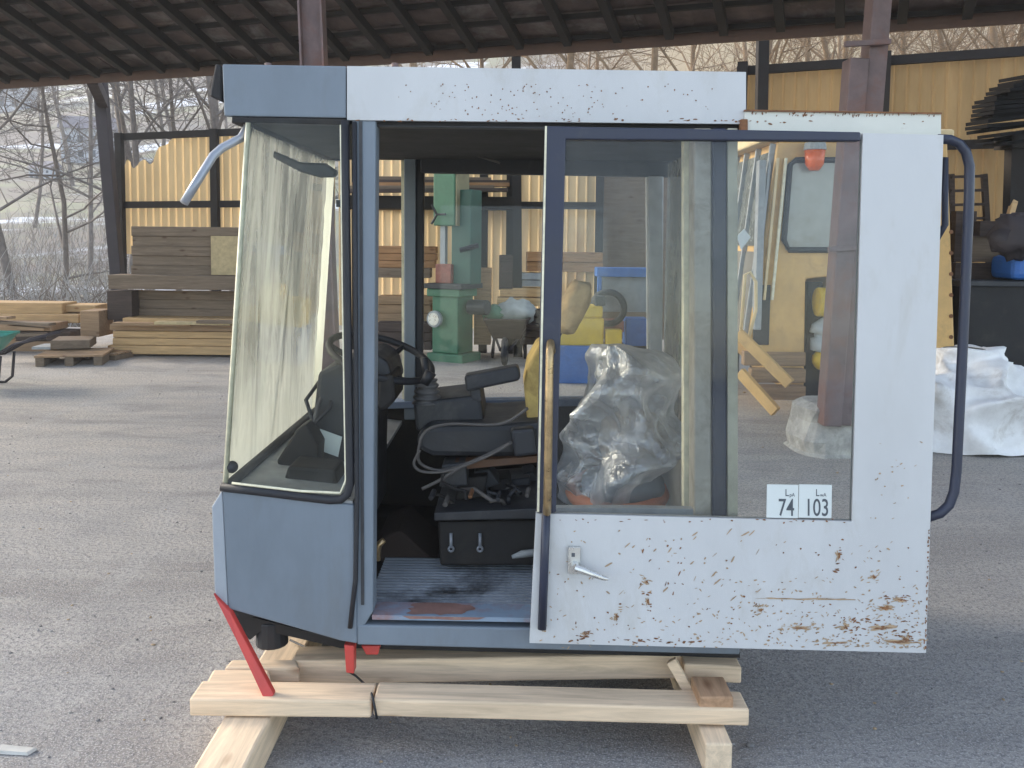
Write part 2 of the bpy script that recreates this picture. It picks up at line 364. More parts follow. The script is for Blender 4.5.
ho = struct(hb.build('hillside', hill_mat(), smooth=True))
for v_ in ho.data.vertices: v_.co += ho.location
ho.location = (0, 0, 0)

# stones and chips on the yard: uncountable
st = MB(); rr = random.Random(3)
for i in range(900):
    d = 1.9 + 9 * rr.random() ** 1.6; x = rr.uniform(-.75, .75) * d
    r = rr.uniform(.0015, .0045) * (1 + .10 * d) * (1.8 if rr.random() < .03 else 1)
    st.blob((x, d, r * .3), (r * rr.uniform(.8, 1.5), r, r * .6), 6, 4, .4, 2, rr.choice((0, 0, 1, 2)), i)
struct(st.build('gravel', [mat('dark_stone', (.17, .165, .165), .9, bump=0), mat('pale_stone', (.33, .32, .31), .9, bump=0), mat('wood_chip', (.36, .27, .17), .9, bump=0)], smooth=True), 'stuff')
c = G(14, 752); chip = MB()
chip.hexa([c + V(q) for q in ((-.06, -.012, .002), (.05, -.02, .002), (.062, .01, .002), (-.05, .02, .002))], [c + V(q) for q in ((-.055, -.01, .012), (.045, -.017, .010), (.056, .008, .009), (-.045, .017, .012))])
tag(chip.build('paper_scrap', mat('pale_scrap', (.50, .49, .46), .8, bump=.1)), 'small whitish scrap lying on the bare ground at the lower left', 'scrap')

# ------------------------------------------------------------------ shed: roof, columns
shed = thing('open_shed', (0, 6, 0), 'open sided shed with dark tiled roof on rusty steel columns', 'shed')
EL = P(-330, 72, 10.2); EL.z = 3.08
A = P(215, 86, 9.5); zE = A.z
Bp = V((5.2, 6.30, zE + .06)); dirE = (Bp - A); dirE.z = 0; dirE.normalize()
A0 = A - dirE * 7.0 ; A0.z = zE + .29; B0 = A + dirE * 12.5; B0.z = zE + .21
upd = V((dirE.y, -dirE.x, 0));
if upd.y > 0: upd = -upd
slope = math.tan(R(21))
def RP(s, t, h=0):                       # s along eave, t up the slope (plan metres)
    p = A0 + (B0 - A0) * (s / (B0 - A0).length) + upd * t
    p.z += t * slope + h; return p
Ls = (B0 - A0).length; TT = 3.6
tl = MB(); rng = random.Random(5)
row = 0; t = -.18
while t < TT:
    s_ = 0
    while s_ < Ls:
        j1 = rng.uniform(-.012, .012); hh = rng.uniform(-.006, .006)
        w_ = .2415
        a = [RP(s_ - .002, t - .02 + j1, .075 + hh), RP(s_ + w_, t - .02 + j1, .075 + hh), RP(s_ + w_, t + .40, .045 + hh), RP(s_ - .002, t + .40, .045 + hh)]
        tl.hexa(a, [q + V((0, 0, .022)) for q in a], 0)
        s_ += .24
    t += .34; row += 1
tl.build('roof_tiles', M['tile'], shed)
bt = MB(); t = -.08
while t < TT:
    bt.bar(RP(0, t, .022), RP(Ls, t, .022), .05, .04); t += .30
bt.build('battens', M['rafter'], shed)
s_ = .3
while s_ < Ls:
    MB().bar(RP(s_, -.04, -.035), RP(s_, TT, -.035), .07, .085).build('rafter', M['rafter'], shed); s_ += .46
MB().bar(RP(0, 1.9, -.2), RP(Ls, 1.9, -.2), .12, .14).build('purlin', M['rafter'], shed)
MB().bar(RP(0, TT - .1, -.26), RP(Ls, TT - .1, -.26), .2, .26).build('ridge_beam', M['rafter'], shed)
MB().bar(RP(0, -.16, .0), RP(Ls, -.16, .0), .03, .11).build('eave_board', mat('eave_timber', (.10, .06, .045), .8, bump=.1), shed)
# left steel column
def column(top, bot, w_, m, name='column'):
    t_, b_ = V(top), V(bot); d = (t_ - b_).normalized(); mb = MB()
    mb.bar(b_, t_, w_, .012, (0, 1, 0)); 
    fx = V((1, 0, 0))
    mb.obox((0, 0, 0), (0, 0, 0), Matrix.Identity(3))
    mb.v = mb.v[:8]; mb.f = mb.f[:6]; mb.m = mb.m[:6]
    for sgn in (-1, 1):
        o = fx * sgn * w_ / 2
        mb.bar(b_ + o, t_ + o, .014, w_ * .95, (0, 1, 0))
    return mb.build(name, m, shed)
ct_, cb2 = P(99, 70, 11.75), P(118, 280, 11.75); ce_ = ct_ + (cb2 - ct_) * (ct_.z / (ct_.z - cb2.z))
MB().bar(V((ce_.x, 11.75, 0)), ct_ + (ct_ - ce_) * .12, .15, .14, (0, 1, 0)).build('column', M['dsteel'], shed, .01)
MB().bar(P(103, 102, 11.7), P(92, 78, 10.4), .12, .14).build('brace', M['dsteel'], shed)
b_ = P(311, 0, 6.2); t_ = b_ + (b_ - P(326, 380, 6.2)) * .35
column(t_, V((P(330, 430, 6.2).x, 6.2, 0)), .15, M['steel'])
for (pt, pb, d) in (((516, 30), (517, 200), 11.0), ((763, 25), (757, 330), 9.4)):
    a = P(*pt, d); q = P(*pb, d); e = a + (a - q) * .1
    f_ = a + (q - a) * (a.z / (a.z - q.z)); f_.z = 0
    MB().bar(f_, e, .11, .11, (0, 1, 0)).build('column', M['rafter'], shed)
# right twin column with clamp and concrete footing
cp = P(866, 60, 5.95); cb = P(838, 410, 5.95); ct = cp + (cp - cb) * .45
for k, (o, wd) in enumerate(((-.068, .125), (.062, .125))):
    lx = V((o, .03 * k, 0))
    MB().bar(cb + lx * .9 - V((0, 0, .1)), (cp + lx if k else cp + (cb - cp) * -.0 + lx) if k == 0 else ct + lx, wd, .15, (0, 1, 0)).build('column', M['steel'], shed, .008)
for (py, dz) in ((43, 0), (248, 0)):
    q = P(866 - (py - 60) * .08, py, 5.86); MB().obox(q, (.30, .03, .035), Matrix.Rotation(R(-4), 3, 'Y')).build('clamp', M['steel'], shed, .004)
fb = MB(); fc = G(842, 455); fc.y += .2
for z, r in ():
    pass
rings = []
for z, r in ((0, .30), (.02, .275), (.10, .29), (.22, .255), (.31, .25), (.345, .19), (.35, .0)):
    rg = []
    for i in range(20):
        a = 2 * math.pi * i / 20
        k = 1 + .16 * noise.noise(V((math.cos(a) * 1.8, math.sin(a) * 1.8, z * 7)))
        rg.append(V((fc.x + r * k * math.copysign(abs(math.cos(a)) ** .6, math.cos(a)), fc.y + r * k * math.copysign(abs(math.sin(a)) ** .6, math.sin(a)), z)))
    rings.append(rg)
for a, b in zip(rings, rings[1:]):
    n = 20; base = len(fb.v); fb.add(a + b, [(i, (i + 1) % n, (i + 1) % n + n, i + n) for i in range(n)])
fb.build('footing', M['concrete'], shed, smooth=False)

# ------------------------------------------------------------------ corrugated walls
def corr_wall(label, pl, pr, h, m, rails, posts, group=None, name='corrugated_wall', ragged=False):
    pl, pr = V(pl), V(pr); d = pr - pl; L = d.length; u = d.normalized(); nrm = V((u.y, -u.x, 0))
    t_ = thing(name, (pl + pr) / 2 * V((1, 1, 0)), label, 'wall', group)
    mb = MB(); n = int(L / .02); 
    vs = []
    for i in range(n + 1):
        q = pl + u * (L * i / n) + nrm * (-.014 if (i % 6) == 0 else .004 * (1 + noise.noise(V((i * .02, 3, pl.x)))))
        tear = max(0, (.9 - i * .02)) * (.55 + .5 * noise.noise(V((i * .11, 0, 7)))) if ragged else 0
        vs += [V((q.x, q.y, pl.z)), V((q.x, q.y, h[0] + (h[1] - h[0]) * i / n - tear * 1.1))]
    mb.add(vs, [(2 * i, 2 * i + 2, 2 * i + 3, 2 * i + 1) for i in range(n)])
    mb.build('sheet', m, t_)
    for fr in rails:
        za, zb = pl.z + (h[0] - pl.z) * fr, pl.z + (h[1] - pl.z) * fr
        MB().bar(V((pl.x, pl.y, za)) + nrm * .06, V((pr.x, pr.y, zb)) + nrm * .06, .06, .09).build('rail', M['rafter'], t_)
    for fr in posts:
        q = pl + u * L * fr; hh = h[0] + (h[1] - h[0]) * fr
        MB().bar(V((q.x, q.y, 0)) + nrm * .1, V((q.x, q.y, hh + .04)) + nrm * .1, .10, .08, (nrm.x, nrm.y, 0)).build('post', M['rafter'], t_)
    return t_
a = P(122, 137, 12.4); b = P(335, 128, 11.6)
corr_wall('honey coloured corrugated sheet wall with ragged edge left of the cab', (a.x, a.y, 1.2), (b.x, b.y, 1.2), (a.z, b.z), M['panel2'], (.995, .42), (.01, .47, .99), ragged=True)
a = P(338, 128, 11.7); b = P(604, 128, 11.25)
corr_wall('yellowed corrugated sheet wall seen through the cab behind the green bandsaw', (a.x, a.y, .3), (b.x, b.y, .3), (a.z, b.z), M['panel'], (.99, .62), (.08, .565, .665, .99))
a = P(738, 68, 9.75); b = P(1075, 44, 8.6)
corr_wall('tall yellow corrugated wall with rust stains at the right under the eave', (a.x, a.y, .3), (b.x, b.y, .3), (a.z, b.z), M['panel3'], (.985, .70), (.02, .47, .99))

# ------------------------------------------------------------------ excavator cab
OX = N(540, 640, .6)
cab = thing('excavator_cab', (OX.x, CD + .6, .17), 'white and blue grey machine cab with open side, standing on new pine timbers', 'cab')
W = 1.2
def NP(mb, poly, o0, o1, m=0):
    return mb.prism([N(x, y, o0) for x, y in poly], (0, o1 - o0, 0), m)
def far(px, py, off):                     # same x,z as near point but off metres in
    q = N(px, py, 0); return q + V((0, off, 0))
def edge(pxa, pya, o0, o1, wd, ht, m=0, mb=None): # bar running in depth at a near-plane pixel
    mb = mb or MB(); q = N(pxa, pya, 0); return mb.bar(q + V((0, o0, 0)), q + V((0, o1, 0)), wd, ht, m=m)

def flecks(mb, reg, n, o, m, rnd, smax=4.0, mask=None, tilt=None):
    k = 0
    while k < n:
        x = rnd.uniform(reg[0], reg[2]); y = rnd.uniform(reg[1], reg[3])
        if mask and rnd.random() > mask(x, y): continue
        l = rnd.uniform(.8, smax); wd = rnd.uniform(.35, 1.1); a = (tilt if tilt is not None else rnd.uniform(-1.0, 1.0)) + rnd.gauss(0, .2)
        pts = []
        for i in range(7):
            th = 2 * math.pi * i / 7; q = rnd.uniform(.5, 1.15)
            ux, uy = l * math.cos(th) * q, wd * math.sin(th) * q
            pts.append(N(x + ux * math.cos(a) + uy * math.sin(a), y - ux * math.sin(a) + uy * math.cos(a), o))
        mb.add(pts, [tuple(range(7))], m); k += 1
rnd = random.Random(11)
# roof
roofw = MB(); NP(roofw, [(347, 66), (746, 72), (746, 124), (347, 120)], 0, .02)
flecks(roofw, (380, 84, 720, 117), 110, -.001, 1, rnd, .9, lambda x, y: .25 + .75 * (x > 430 and x < 620))
flecks(roofw, (355, 118.2, 745, 121.5), 40, -.001, 1, rnd, 3, tilt=0)
roofw.build('roof_side_panel', [M['white'], M['rust']], cab)
rg = MB(); NP(rg, [(222, 64), (346, 66), (346, 118), (224, 116)], .002, .03)
rg.build('roof_front_panel', M['grey'], cab, .004)
NP(MB(), [(224, 68), (745, 75), (745, 117), (224, 112)], .031, W - .03).build('roof', M['greylight'], cab)
hd = MB(); q0 = N(232, 118.5, .02); q1 = N(742, 126, .02); 
NP(hd, [(232, 117.5), (742, 123), (742, 128), (232, 123)], .02, W - .02)
hd.build('headliner', M['liner'], cab)
MB().prism([far(x, y, W - .03) for x, y in ((222, 64), (746, 72), (746, 124), (222, 117))], (0, .03, 0)).build('roof_side_panel', M['greylight'], cab)
# far header rails / roof channel under near side
NP(MB(), [(352, 121), (745, 126.5), (745, 131), (352, 126)], .025, .07).build('door_channel', M['dgrey'], cab)
fh = MB(); fh.bar(far(380, 131, W - .06), far(742, 137, W - .06), .05, .07); fh.build('roof_beam', M['dgrey'], cab, .006)
NP(MB(), [(545, 122), (738, 125), (738, 126), (545, 123)], .09, .11).build('light_strip', M['greylight'], cab)
# clip on roof front: black lamp housing
lm = MB(); NP(lm, [(215, 63), (222, 66), (222, 102), (209, 96), (212, 80)], .02, .34); lm.build('lamp_housing', M['black'], cab, .006)
for px in (268, 395): q = N(px, 63.5, .06); MB().tube([q - V((0, 0, .01)), q + V((0, 0, .001))], .010, 8).build('roof_bolt', M['steel'], cab)
# mirror arm
ma = MB(); pts = [N(250, 118, .05), N(247, 128, .045), N(241, 138, .03), N(222, 148, .0), N(213, 156, -.02), N(198, 180, -.05), N(184, 203, -.08)]
ma.tube(pts, .0125, 12); ma.build('mirror_arm', M['mirror'], cab, smooth=True)
# lower front panel
fp = MB(); NP(fp, [(222, 490), (354, 505), (357, 644), (340, 641), (228, 609)], .0, .03)
fp.build('front_side_panel', M['grey'], cab, .005)
ff = MB()
ring = [(222, 490), (211.5, 507), (214.5, 596), (228, 611)]
a = [far(x, y, .0) for x, y in ring]; b = [far(x, y, W) for x, y in ring]
ff.add(a + b, [(0, 1, 5, 4), (1, 2, 6, 5), (2, 3, 7, 6), (0, 3, 2, 1), (4, 5, 6, 7), (0, 4, 7, 3)])
ff.build('nose_panel', M['greylight'], cab, .004)  # paler than the side panel: its sunlit look is put into the colour
MB().prism([far(x, y, W - .03) for x, y in ((222, 490), (354, 505), (357, 640), (228, 609))], (0, .03, 0)).build('front_side_panel', M['black'], cab)
# bottom ledge of windscreen inside
lg = MB(); lg.hexa([far(226, 488, .01), far(352, 502, .01), far(352, 507, .01), far(226, 493, .01)], [far(226, 488, W - .01), far(352, 502, W - .01), far(352, 507, W - .01), far(226, 493, W - .01)])
lg.build('front_ledge', mat('dusty_ledge', (.36, .37, .38), .8, 0, .25, 7, .1, 40, (.16, .16, .17), .5, 6, .55), cab)
# windscreen plane + seals
wt0, wb0 = far(247, 121, .012), far(224, 486, .012); wt1, wb1 = wt0 + V((0, W - .024, 0)), wb0 + V((0, W - .024, 0))
ws = MB().hexa([wt0, wb0, wb1, wt1], [q + V((-.006, 0, 0)) for q in (wt0, wb0, wb1, wt1)]).build('windscreen', M['wind_glass'], cab)
MB().tube([wt0, wt0.lerp(wb0, .5), wb0], .008, 8).build('edge_seal', M['cream'], ws, smooth=True)
sl_ = MB(); nn_ = 24
for i in range(nn_ + 1):
    q = wt1.lerp(wb1, i / nn_) + V((.004, 0, 0)); wq = .085 + .03 * noise.noise(V((i * .7, 1, 1)))
    sl_.v += [q + V((0, -wq, 0)), q + V((.012, 0, 0))]
for i in range(nn_): sl_.f.append((2 * i, 2 * i + 2, 2 * i + 3, 2 * i + 1)); sl_.m.append(0)
sl_.build('edge_seal', M['seal'], ws, fix=False)
MB().tube([wb0 + V((.012, 0, 0)), wb1 + V((.012, 0, 0))], .016, 8).build('bottom_seal', M['rubber'], ws, smooth=True)
MB().tube([wt0, wt1], .014, 8).build('top_seal', M['rubber'], ws, smooth=True)
wi = MB(); a = wt0 + (wb0 - wt0) * .16 + V((-.02, .62, 0)); b = wt0 + (wb0 - wt0) * .80 + V((-.02, .58, 0))
wi.tube([a, b], .006, 6); wi.tube([a + (b - a) * .5, wb0 + V((-.03, .5, 0.03))], .005, 6); wi.build('wiper', M['rubber'], ws)
# side quarter window with gasket
sg = MB(); NP(sg, [(247, 121), (345, 121), (350, 499), (224, 486)], .004, .009); sgo = sg.build('side_window', M['side_glass'], cab)
gk = MB(); L = [N(232, 488.5, .0), N(222, 487, 0), N(228, 487.5, 0)]
path = [(221, 487), (260, 491.5), (300, 496.5), (330, 500), (341, 499.5), (347.5, 494), (350, 484), (349.6, 450), (348, 350), (346, 220), (345, 121)]
gk.tube([N(x, y, .0) for x, y in path], .0125, 10); gk.build('gasket', M['rubber'], sgo, smooth=True)
MB().tube([N(x, y, -.002) for x, y in ((341, 125), (343, 300), (346, 480), (340, 493), (300, 491), (232, 483))], .004, 6).build('sealant', M['cream'], sgo, smooth=True)
MB().blob(N(232, 467, .02), (.018, .018, .018)).build('knob', M['dgrey'], cab, smooth=True)
NP(MB(), [(232, 117), (346, 119), (346, 125), (232, 122)], .004, .03).build('window_header', M['black'], cab)
# door post
dp = MB(); NP(dp, [(352, 119), (376, 120), (373, 612), (356, 640)], .004, .075)
dp.build('door_post', M['grey'], cab, .006)
NP(MB(), [(359, 121), (362, 121), (364, 605), (361, 605)], .0, .004).build('post_groove', M['dgrey'], cab)
MB().tube([N(x, y, -.004) for x, y in ((354.5, 122), (355.5, 300), (357, 500), (355.5, 580), (350, 628))], .007, 8).build('post_gasket', M['rubber'], cab, smooth=True)
# rocker and sill
rk = MB(); NP(rk, [(357, 625), (740, 632), (740, 655), (357, 645)], .002, .07); rk.build('rocker', M['grey'], cab, .005)
slb = MB(); a = [N(372, 625, .0), N(372, 613, .0), N(738, 620, .0), N(738, 632, .0)]
NP(slb, [(372, 615), (738, 622), (738, 626), (372, 619.5)], .004, .10); sp_ = []
for i in range(28):
    a = 2 * math.pi * i / 28; k = .75 + .5 * noise.noise(V((math.cos(a) * 2, math.sin(a) * 2, 5)))
    px_ = 440 + 46 * k * math.cos(a); tt = min(.094, max(.006, .05 + .06 * k * math.sin(a)))
    sp_.append(N(px_, 615 + (px_ - 372) * 7 / 366, .004) + V((0, tt, .0012)))
slb.add(sp_, [tuple(range(28))], 1)
fp_ = [N(x, 615 + (x - 372) * 7 / 366 + dy, .0028) for x, dy in ((402, .3), (486, .3), (478, 2.6), (455, 3.6), (430, 2.8), (410, 3.4))]
slb.add(fp_, [tuple(range(6))], 1)
slb.build('sill', [mat('chipped_sill_paint', (.22, .29, .38), .6, 0, .15, 6, .08, 40, (.27, .13, .11), .95, 2.6, .44), mat('bared_primer', (.23, .125, .105), .75, 0, .3, 9, .05, 40, (.33, .25, .2), .6, 14, .55)], cab)
# floor
zf = N(500, 612, .1).z
xl, xr = N(365, 600, .5).x - .55, N(738, 600, 0).x
NP(MB(), [(232, 622 - 14), (736, 640 - 14), (736, 646 - 8), (232, 630 - 14)], .08, W - .03).build('floor', M['black'], cab)
mt = MB(); y0 = CD - .02 + .02
a0 = N(376, 611, .09); b0 = N(560, 614, .09)
zmat = max(a0.z, b0.z) + .004
nr = 17
for i in range(nr):
    oy = a0.y + .012 + i * .0235
    mt.box((a0.x - .03, oy, zmat - .02), (b0.x + .25, oy + .0235, zmat))
    mt.box((a0.x - .03, oy + .005, zmat), (b0.x + .25, oy + .0155, zmat + .012))
mt.build('floor_mat', mat('ribbed_rubber_mat', (.34, .37, .42), .45, 0, .25, 4, .1, 30, (.022, .02, .02), .97, 2.4, .47), cab)
# far side: posts, lower wall, sill, glass
def farbar(p, q, wd, ht, m, name='far_post'):
    return MB().bar(p, q, wd, ht, (0, 1, 0)).build(name, m, cab, .005)
def FP(px, py): return N(px, py, W - .03)
NP(MB(), [(404, 130), (416, 130), (415, 420), (404, 420)], W - .07, W).build('far_post', M['grey'], cab, .004)
NP(MB(), [(416.3, 130), (424, 130), (422, 420), (415.3, 420)], W - .06, W - .01).build('far_gasket', M['rubber'], cab, .004)
NP(MB(), [(401, 140), (404, 140), (404, 410), (402, 410)], W - .02, W - .005).build('post_edge', M['cream'], cab)
NP(MB(), [(648, 150), (664, 150), (662, 440), (650, 440)], W - .08, W).build('far_post', mat('pale_blue_paint', (.46, .48, .50), .5), cab, .006)
fw = MB(); NP(fw, [(318, 408), (664, 403), (664, 560), (318, 545)], W - .04, W); fw.build('far_wall', M['black'], cab)
NP(MB(), [(318, 403), (664, 398), (664, 405), (318, 410)], W - .08, W + .002).build('far_sill', mat('far_sill_paint', (.12, .16, .24), .5), cab, .004)
NP(MB(), [(424, 160), (648, 162), (648, 400), (424, 402)], W - .03, W - .025).build('far_window', M['far_glass'], cab)
NP(MB(), [(315, 150), (345, 150), (345, 160), (315, 160)], W - .05, W).build('far_header', M['dgrey'], cab)
# hanging cable and strap near the door top
MB().tube([N(x, y, .9) for x, y in ((377, 148), (378, 158), (376, 170), (374, 176))], .004, 6).build('hanging_cable', M['cable'], cab, smooth=True)
MB().tube([N(x, y, 1.0) for x, y in ((430, 150), (455, 150), (475, 155), (500, 163))], .005, 6).build('ceiling_cable', M['cable'], cab, smooth=True)
NP(MB(), [(395, 124), (418, 124), (425, 136), (408, 136)], .5, .7).build('ceiling_bracket', M['greyp'], cab)
# rear wall: near post, far side window, lower panel
NP(MB(), [(694, 128), (712, 128), (712, 520), (694, 520)], .01, .09).build('rear_post', mat('tan_grey_paint', (.40, .375, .32), .6, 0, .2, 5, .06, 30, (.16, .14, .11), .6, 5, .5), cab, .006)
NP(MB(), [(712.5, 128), (727, 128), (727, 520), (712.5, 520)], .0, .09).build('rear_post', M['navy'], cab, .006)
NP(MB(), [(727.5, 128), (738, 128), (738, 520), (727.5, 520)], .005, .05).build('rear_seal', mat('pale_green_seal', (.44, .42, .33), .6), cab, .003)
NP(MB(), [(684, 140), (692, 140), (692, 515), (684, 515)], .10, .14).build('rear_strip', M['cream'], cab)
x0, x1 = N(727, 400, 0).x, N(738, 400, 0).x
zt, zb, zm = N(735, 128, 0).z, N(735, 640, 0).z, N(735, 500, 0).z
MB().box((x0, CD + .1, zb), (x1, CD + W - .06, zm)).build('rear_wall', M['greyp'], cab)
MB().box((x0 + .01, CD + .1, zm), (x0 + .016, CD + W - .06, zt - .01)).build('rear_window', M['rear_glass'], cab)
NP(MB(), [(640, 508), (728, 510), (728, 640), (540, 640), (540, 508)], .02, .05).build('rear_side_panel', M['greyp'], cab)

# ---- interior
col_ = MB(); NP(col_, [(318, 372), (345, 360), (372, 352), (388, 362), (394, 386), (376, 402), (374, 520), (300, 505), (292, 470), (310, 440)], .42, .72)
dash = col_.build('dashboard', M['dgrey'], cab, .015)
NP(MB(), [(288, 466), (335, 470), (338, 492), (282, 486)], .16, .3).build('pedal_box', M['black'], cab, .01)
NP(MB(), [(276, 462), (296, 430), (306, 424), (318, 446), (316, 474), (284, 474)], .30, .42).build('heater_box', M['black'], dash, .008)
for k in range(3): MB().tube([N(322 + 7 * k, 378 + 2 * k, .5), N(306 + 12 * k, 400 + 4 * k, .40), N(316 - 5 * k, 432, .38), N(300 + 11 * k, 466, .36)], .007, 7).build('hose', M[('rubber', 'cable', 'rubber', 'dgrey', 'rubber')[k]], dash, smooth=True)
pp = MB(); NP(pp, [(320, 429), (342, 437), (338, 457), (316, 449)], .405, .408); pp.build('paper_note', M['paper'], dash)
NP(MB(), [(378, 378), (393, 374), (396, 400), (384, 412), (376, 408)], .38, .6).build('column_cover', M['black'], cab, .012)
swc = N(381, 357, .56); 
# wheel plane: long axis slightly tilted down to the right
ax = V((-.26, -.12, .93)).normalized(); ax = V((.30, -.20, .93))
sw = MB(); sw.torus(swc, ax, .185, .0125, 40, 10)
axn = ax.normalized(); u = axn.orthogonal().normalized(); v_ = axn.cross(u)
hub = swc - axn * .045
for k in range(3):
    a = 2 * math.pi * k / 3 + .5; d = u * math.cos(a) + v_ * math.sin(a)
    sw.tube([hub, hub + d * .09 + axn * .012, swc + d * .185], .010, 8)
swo = sw.build('steering_wheel', M['rubber'], cab, smooth=True)
MB().tube([hub + axn * .015, hub - axn * .30], [.035, .028], 12).build('steering_column', M['black'], cab, smooth=True)
kn = swc + (N(430, 376, .45) - swc) * .98
MB().tube([N(431, 372, .42), N(424, 384, .42)], [.02, .016], 10).build('wheel_knob', M['rubber'], swo, smooth=True)
# right console w/ joystick bellows
NP(MB(), [(413, 403), (480, 395), (484, 420), (474, 432), (416, 432)], .52, .82).build('side_console', M['dgrey'], cab, .012)
bl = MB(); bp = N(427, 403, .56); pts = []; rs = []
for i in range(17):
    pts.append(bp + V((0, 0, .085 * i / 16))); rs.append((.054 - .016 * i / 16) * (1, .93, .74, .93)[i % 4])
bl.tube(pts, rs, 18); jb = bl.build('lever_boot', mat('grey_rubber_boot', (.10, .10, .105), .45), cab, smooth=True)
MB().tube([bp + V((0, 0, .07)), bp + V((-.01, 0, .16))], [.012, .014], 10).build('lever', M['rubber'], jb, smooth=True)
# glass bottle/jar glint
# armrest
ar = MB(); NP(ar, [(464, 376), (518, 366), (521, 376), (519, 381), (466, 392)], .50, .58); ar.build('armrest', M['dgrey'], cab, .01)
NP(MB(), [(469, 388), (480, 386), (482, 402), (472, 403)], .52, .56).build('armrest_post', M['dgrey'], cab, .006)
# seat
seat = MB(); NP(seat, [(416, 436), (428, 426), (500, 425), (546, 421), (552, 450), (520, 458), (432, 457), (418, 450)], .42, .85)
so_ = seat.build('seat_cushion', M['dgrey'], cab, .02)
NP(MB(), [(510, 430), (534, 428), (538, 455), (514, 458)], .36, .42).build('seat_hinge', M['dgrey'], cab, .012)
sb = MB(); NP(sb, [(524, 388), (528, 366), (538, 348), (548, 341), (556, 346), (556, 440), (545, 446), (528, 430)], .5, .78); sb.build('seat_backrest', M['yfoam'], cab, .03, seg=4)
hr = MB(); hr.blob((0, 0, 0), (.050, .085, .105), 24, 16, .16, 2.4, 0, 3, .8); hr.v = [Matrix.Rotation(R(22), 3, 'Y') @ v + N(573, 307, .66) for v in hr.v]
bpy_h = hr.build('headrest', M['bfoam'], cab, smooth=True)
bpy_h.rotation_euler = (0, R(0), 0)
MB().tube([N(560, 330, .66), N(552, 350, .66)], .012, 8).build('headrest_post', M['dgrey'], cab)
# seat suspension and clutter below
def mech():
    rr = random.Random(21)
    for k in range(6):
        x = 442 + k * 16; y = 470 + rr.uniform(-8, 12)
        NP(MB(), [(x, y), (x + rr.uniform(10, 30), y - 3), (x + 26, y + rr.uniform(12, 26)), (x - 3, y + 22)], .38 + .05 * k, .5 + .05 * k).build('suspension_part', rr.choice((M['black'], M['dgrey'])), cab, .006)
    NP(MB(), [(438, 522), (548, 520), (548, 566), (440, 566)], .34, .8).build('seat_base', M['black'], cab, .008)
    NP(MB(), [(434, 513), (546, 508), (546, 519), (434, 521)], .30, .82).build('seat_rail', M['dgrey'], cab, .004)
    for k in range(9):
        x, y = rr.uniform(432, 520), rr.uniform(470, 512); o1 = rr.uniform(.3, .6)
        pts = [N(x, y, o1)]
        for i in range(4): pts.append(pts[-1] + V((rr.uniform(-.01, .06), rr.uniform(-.03, .03), rr.uniform(-.035, .03))))
        MB().tube(pts, rr.uniform(.004, .009), 7).build('hose', M[rr.choice(('black', 'dgrey', 'cable', 'rubber'))], cab, smooth=True)
    for px, py, m in ((431, 498, 'dgrey'), (445, 505, 'cable'), (470, 497, 'rust'), (498, 500, 'dgrey'), (527, 496, 'cable')):
        q = N(px, py, .31); MB().tube([q, q + V((.006, .05, .01))], rr.uniform(.005, .010), 8).build('fitting', M[m], cab, .002)
    for px in (451, 480):
        b = MB(); b.tube([N(px, 533, .335), N(px, 548, .325)], .006, 8); b.torus(N(px, 549, .325), (0, 1, 0), .008, .004, 12, 6); b.build('tie_bolt', M['mirror'], cab, smooth=True)
    MB().tube([N(512, 557, .3), N(522, 554, .3), N(540, 552, .3)], [.006, .012, .012], 10).build('hand_lever', M['greyp'], cab, smooth=True)
    NP(MB(), [(455, 462), (540, 456), (541, 462), (456, 470)], .4, .46).build('tension_rod', mat('oily_rust', (.10, .045, .02), .6), cab)
    NP(MB(), [(376, 540), (400, 530), (436, 562), (436, 570), (376, 566)], .5, .8).build('floor_box', mat('dirty_brown', (.035, .024, .020), .9), cab, .01)
    hk = MB(); hk.tube([N(376, 560, .2), N(378, 545, .2), N(384, 540, .2)], [.014, .012, .009], 8); hk.build('floor_latch', M['brass'], cab, smooth=True)
mech()
def cab_cable(pts, r=.005, off=.4, m='cable'):
    out = []
    P_ = [N(x, y, off) for x, y in pts]
    for i in range(len(P_) - 1):
        p0, p1, p2, p3 = P_[max(i - 1, 0)], P_[i], P_[i + 1], P_[min(i + 2, len(P_) - 1)]
        for k in range(6):
            t = k / 6; out.append(.5 * ((2 * p1) + (p2 - p0) * t + (2 * p0 - 5 * p1 + 4 * p2 - p3) * t * t + (3 * p1 - p0 - 3 * p2 + p3) * t ** 3))
    out.append(P_[-1]); MB().tube(out, r, 6).build('cable', M[m], cab, smooth=True)
cab_cable([(528, 408), (500, 424), (450, 424), (425, 432), (418, 455), (424, 466), (445, 470), (480, 458), (512, 442)], .0055, .36)
cab_cable([(420, 450), (414, 464), (424, 472), (452, 470), (490, 455), (510, 443)], .005, .33)
cab_cable([(422, 489), (440, 480), (462, 466)], .006, .33)
cab_cable([(430, 500), (440, 495), (470, 512), (500, 500)], .006, .4, 'black')
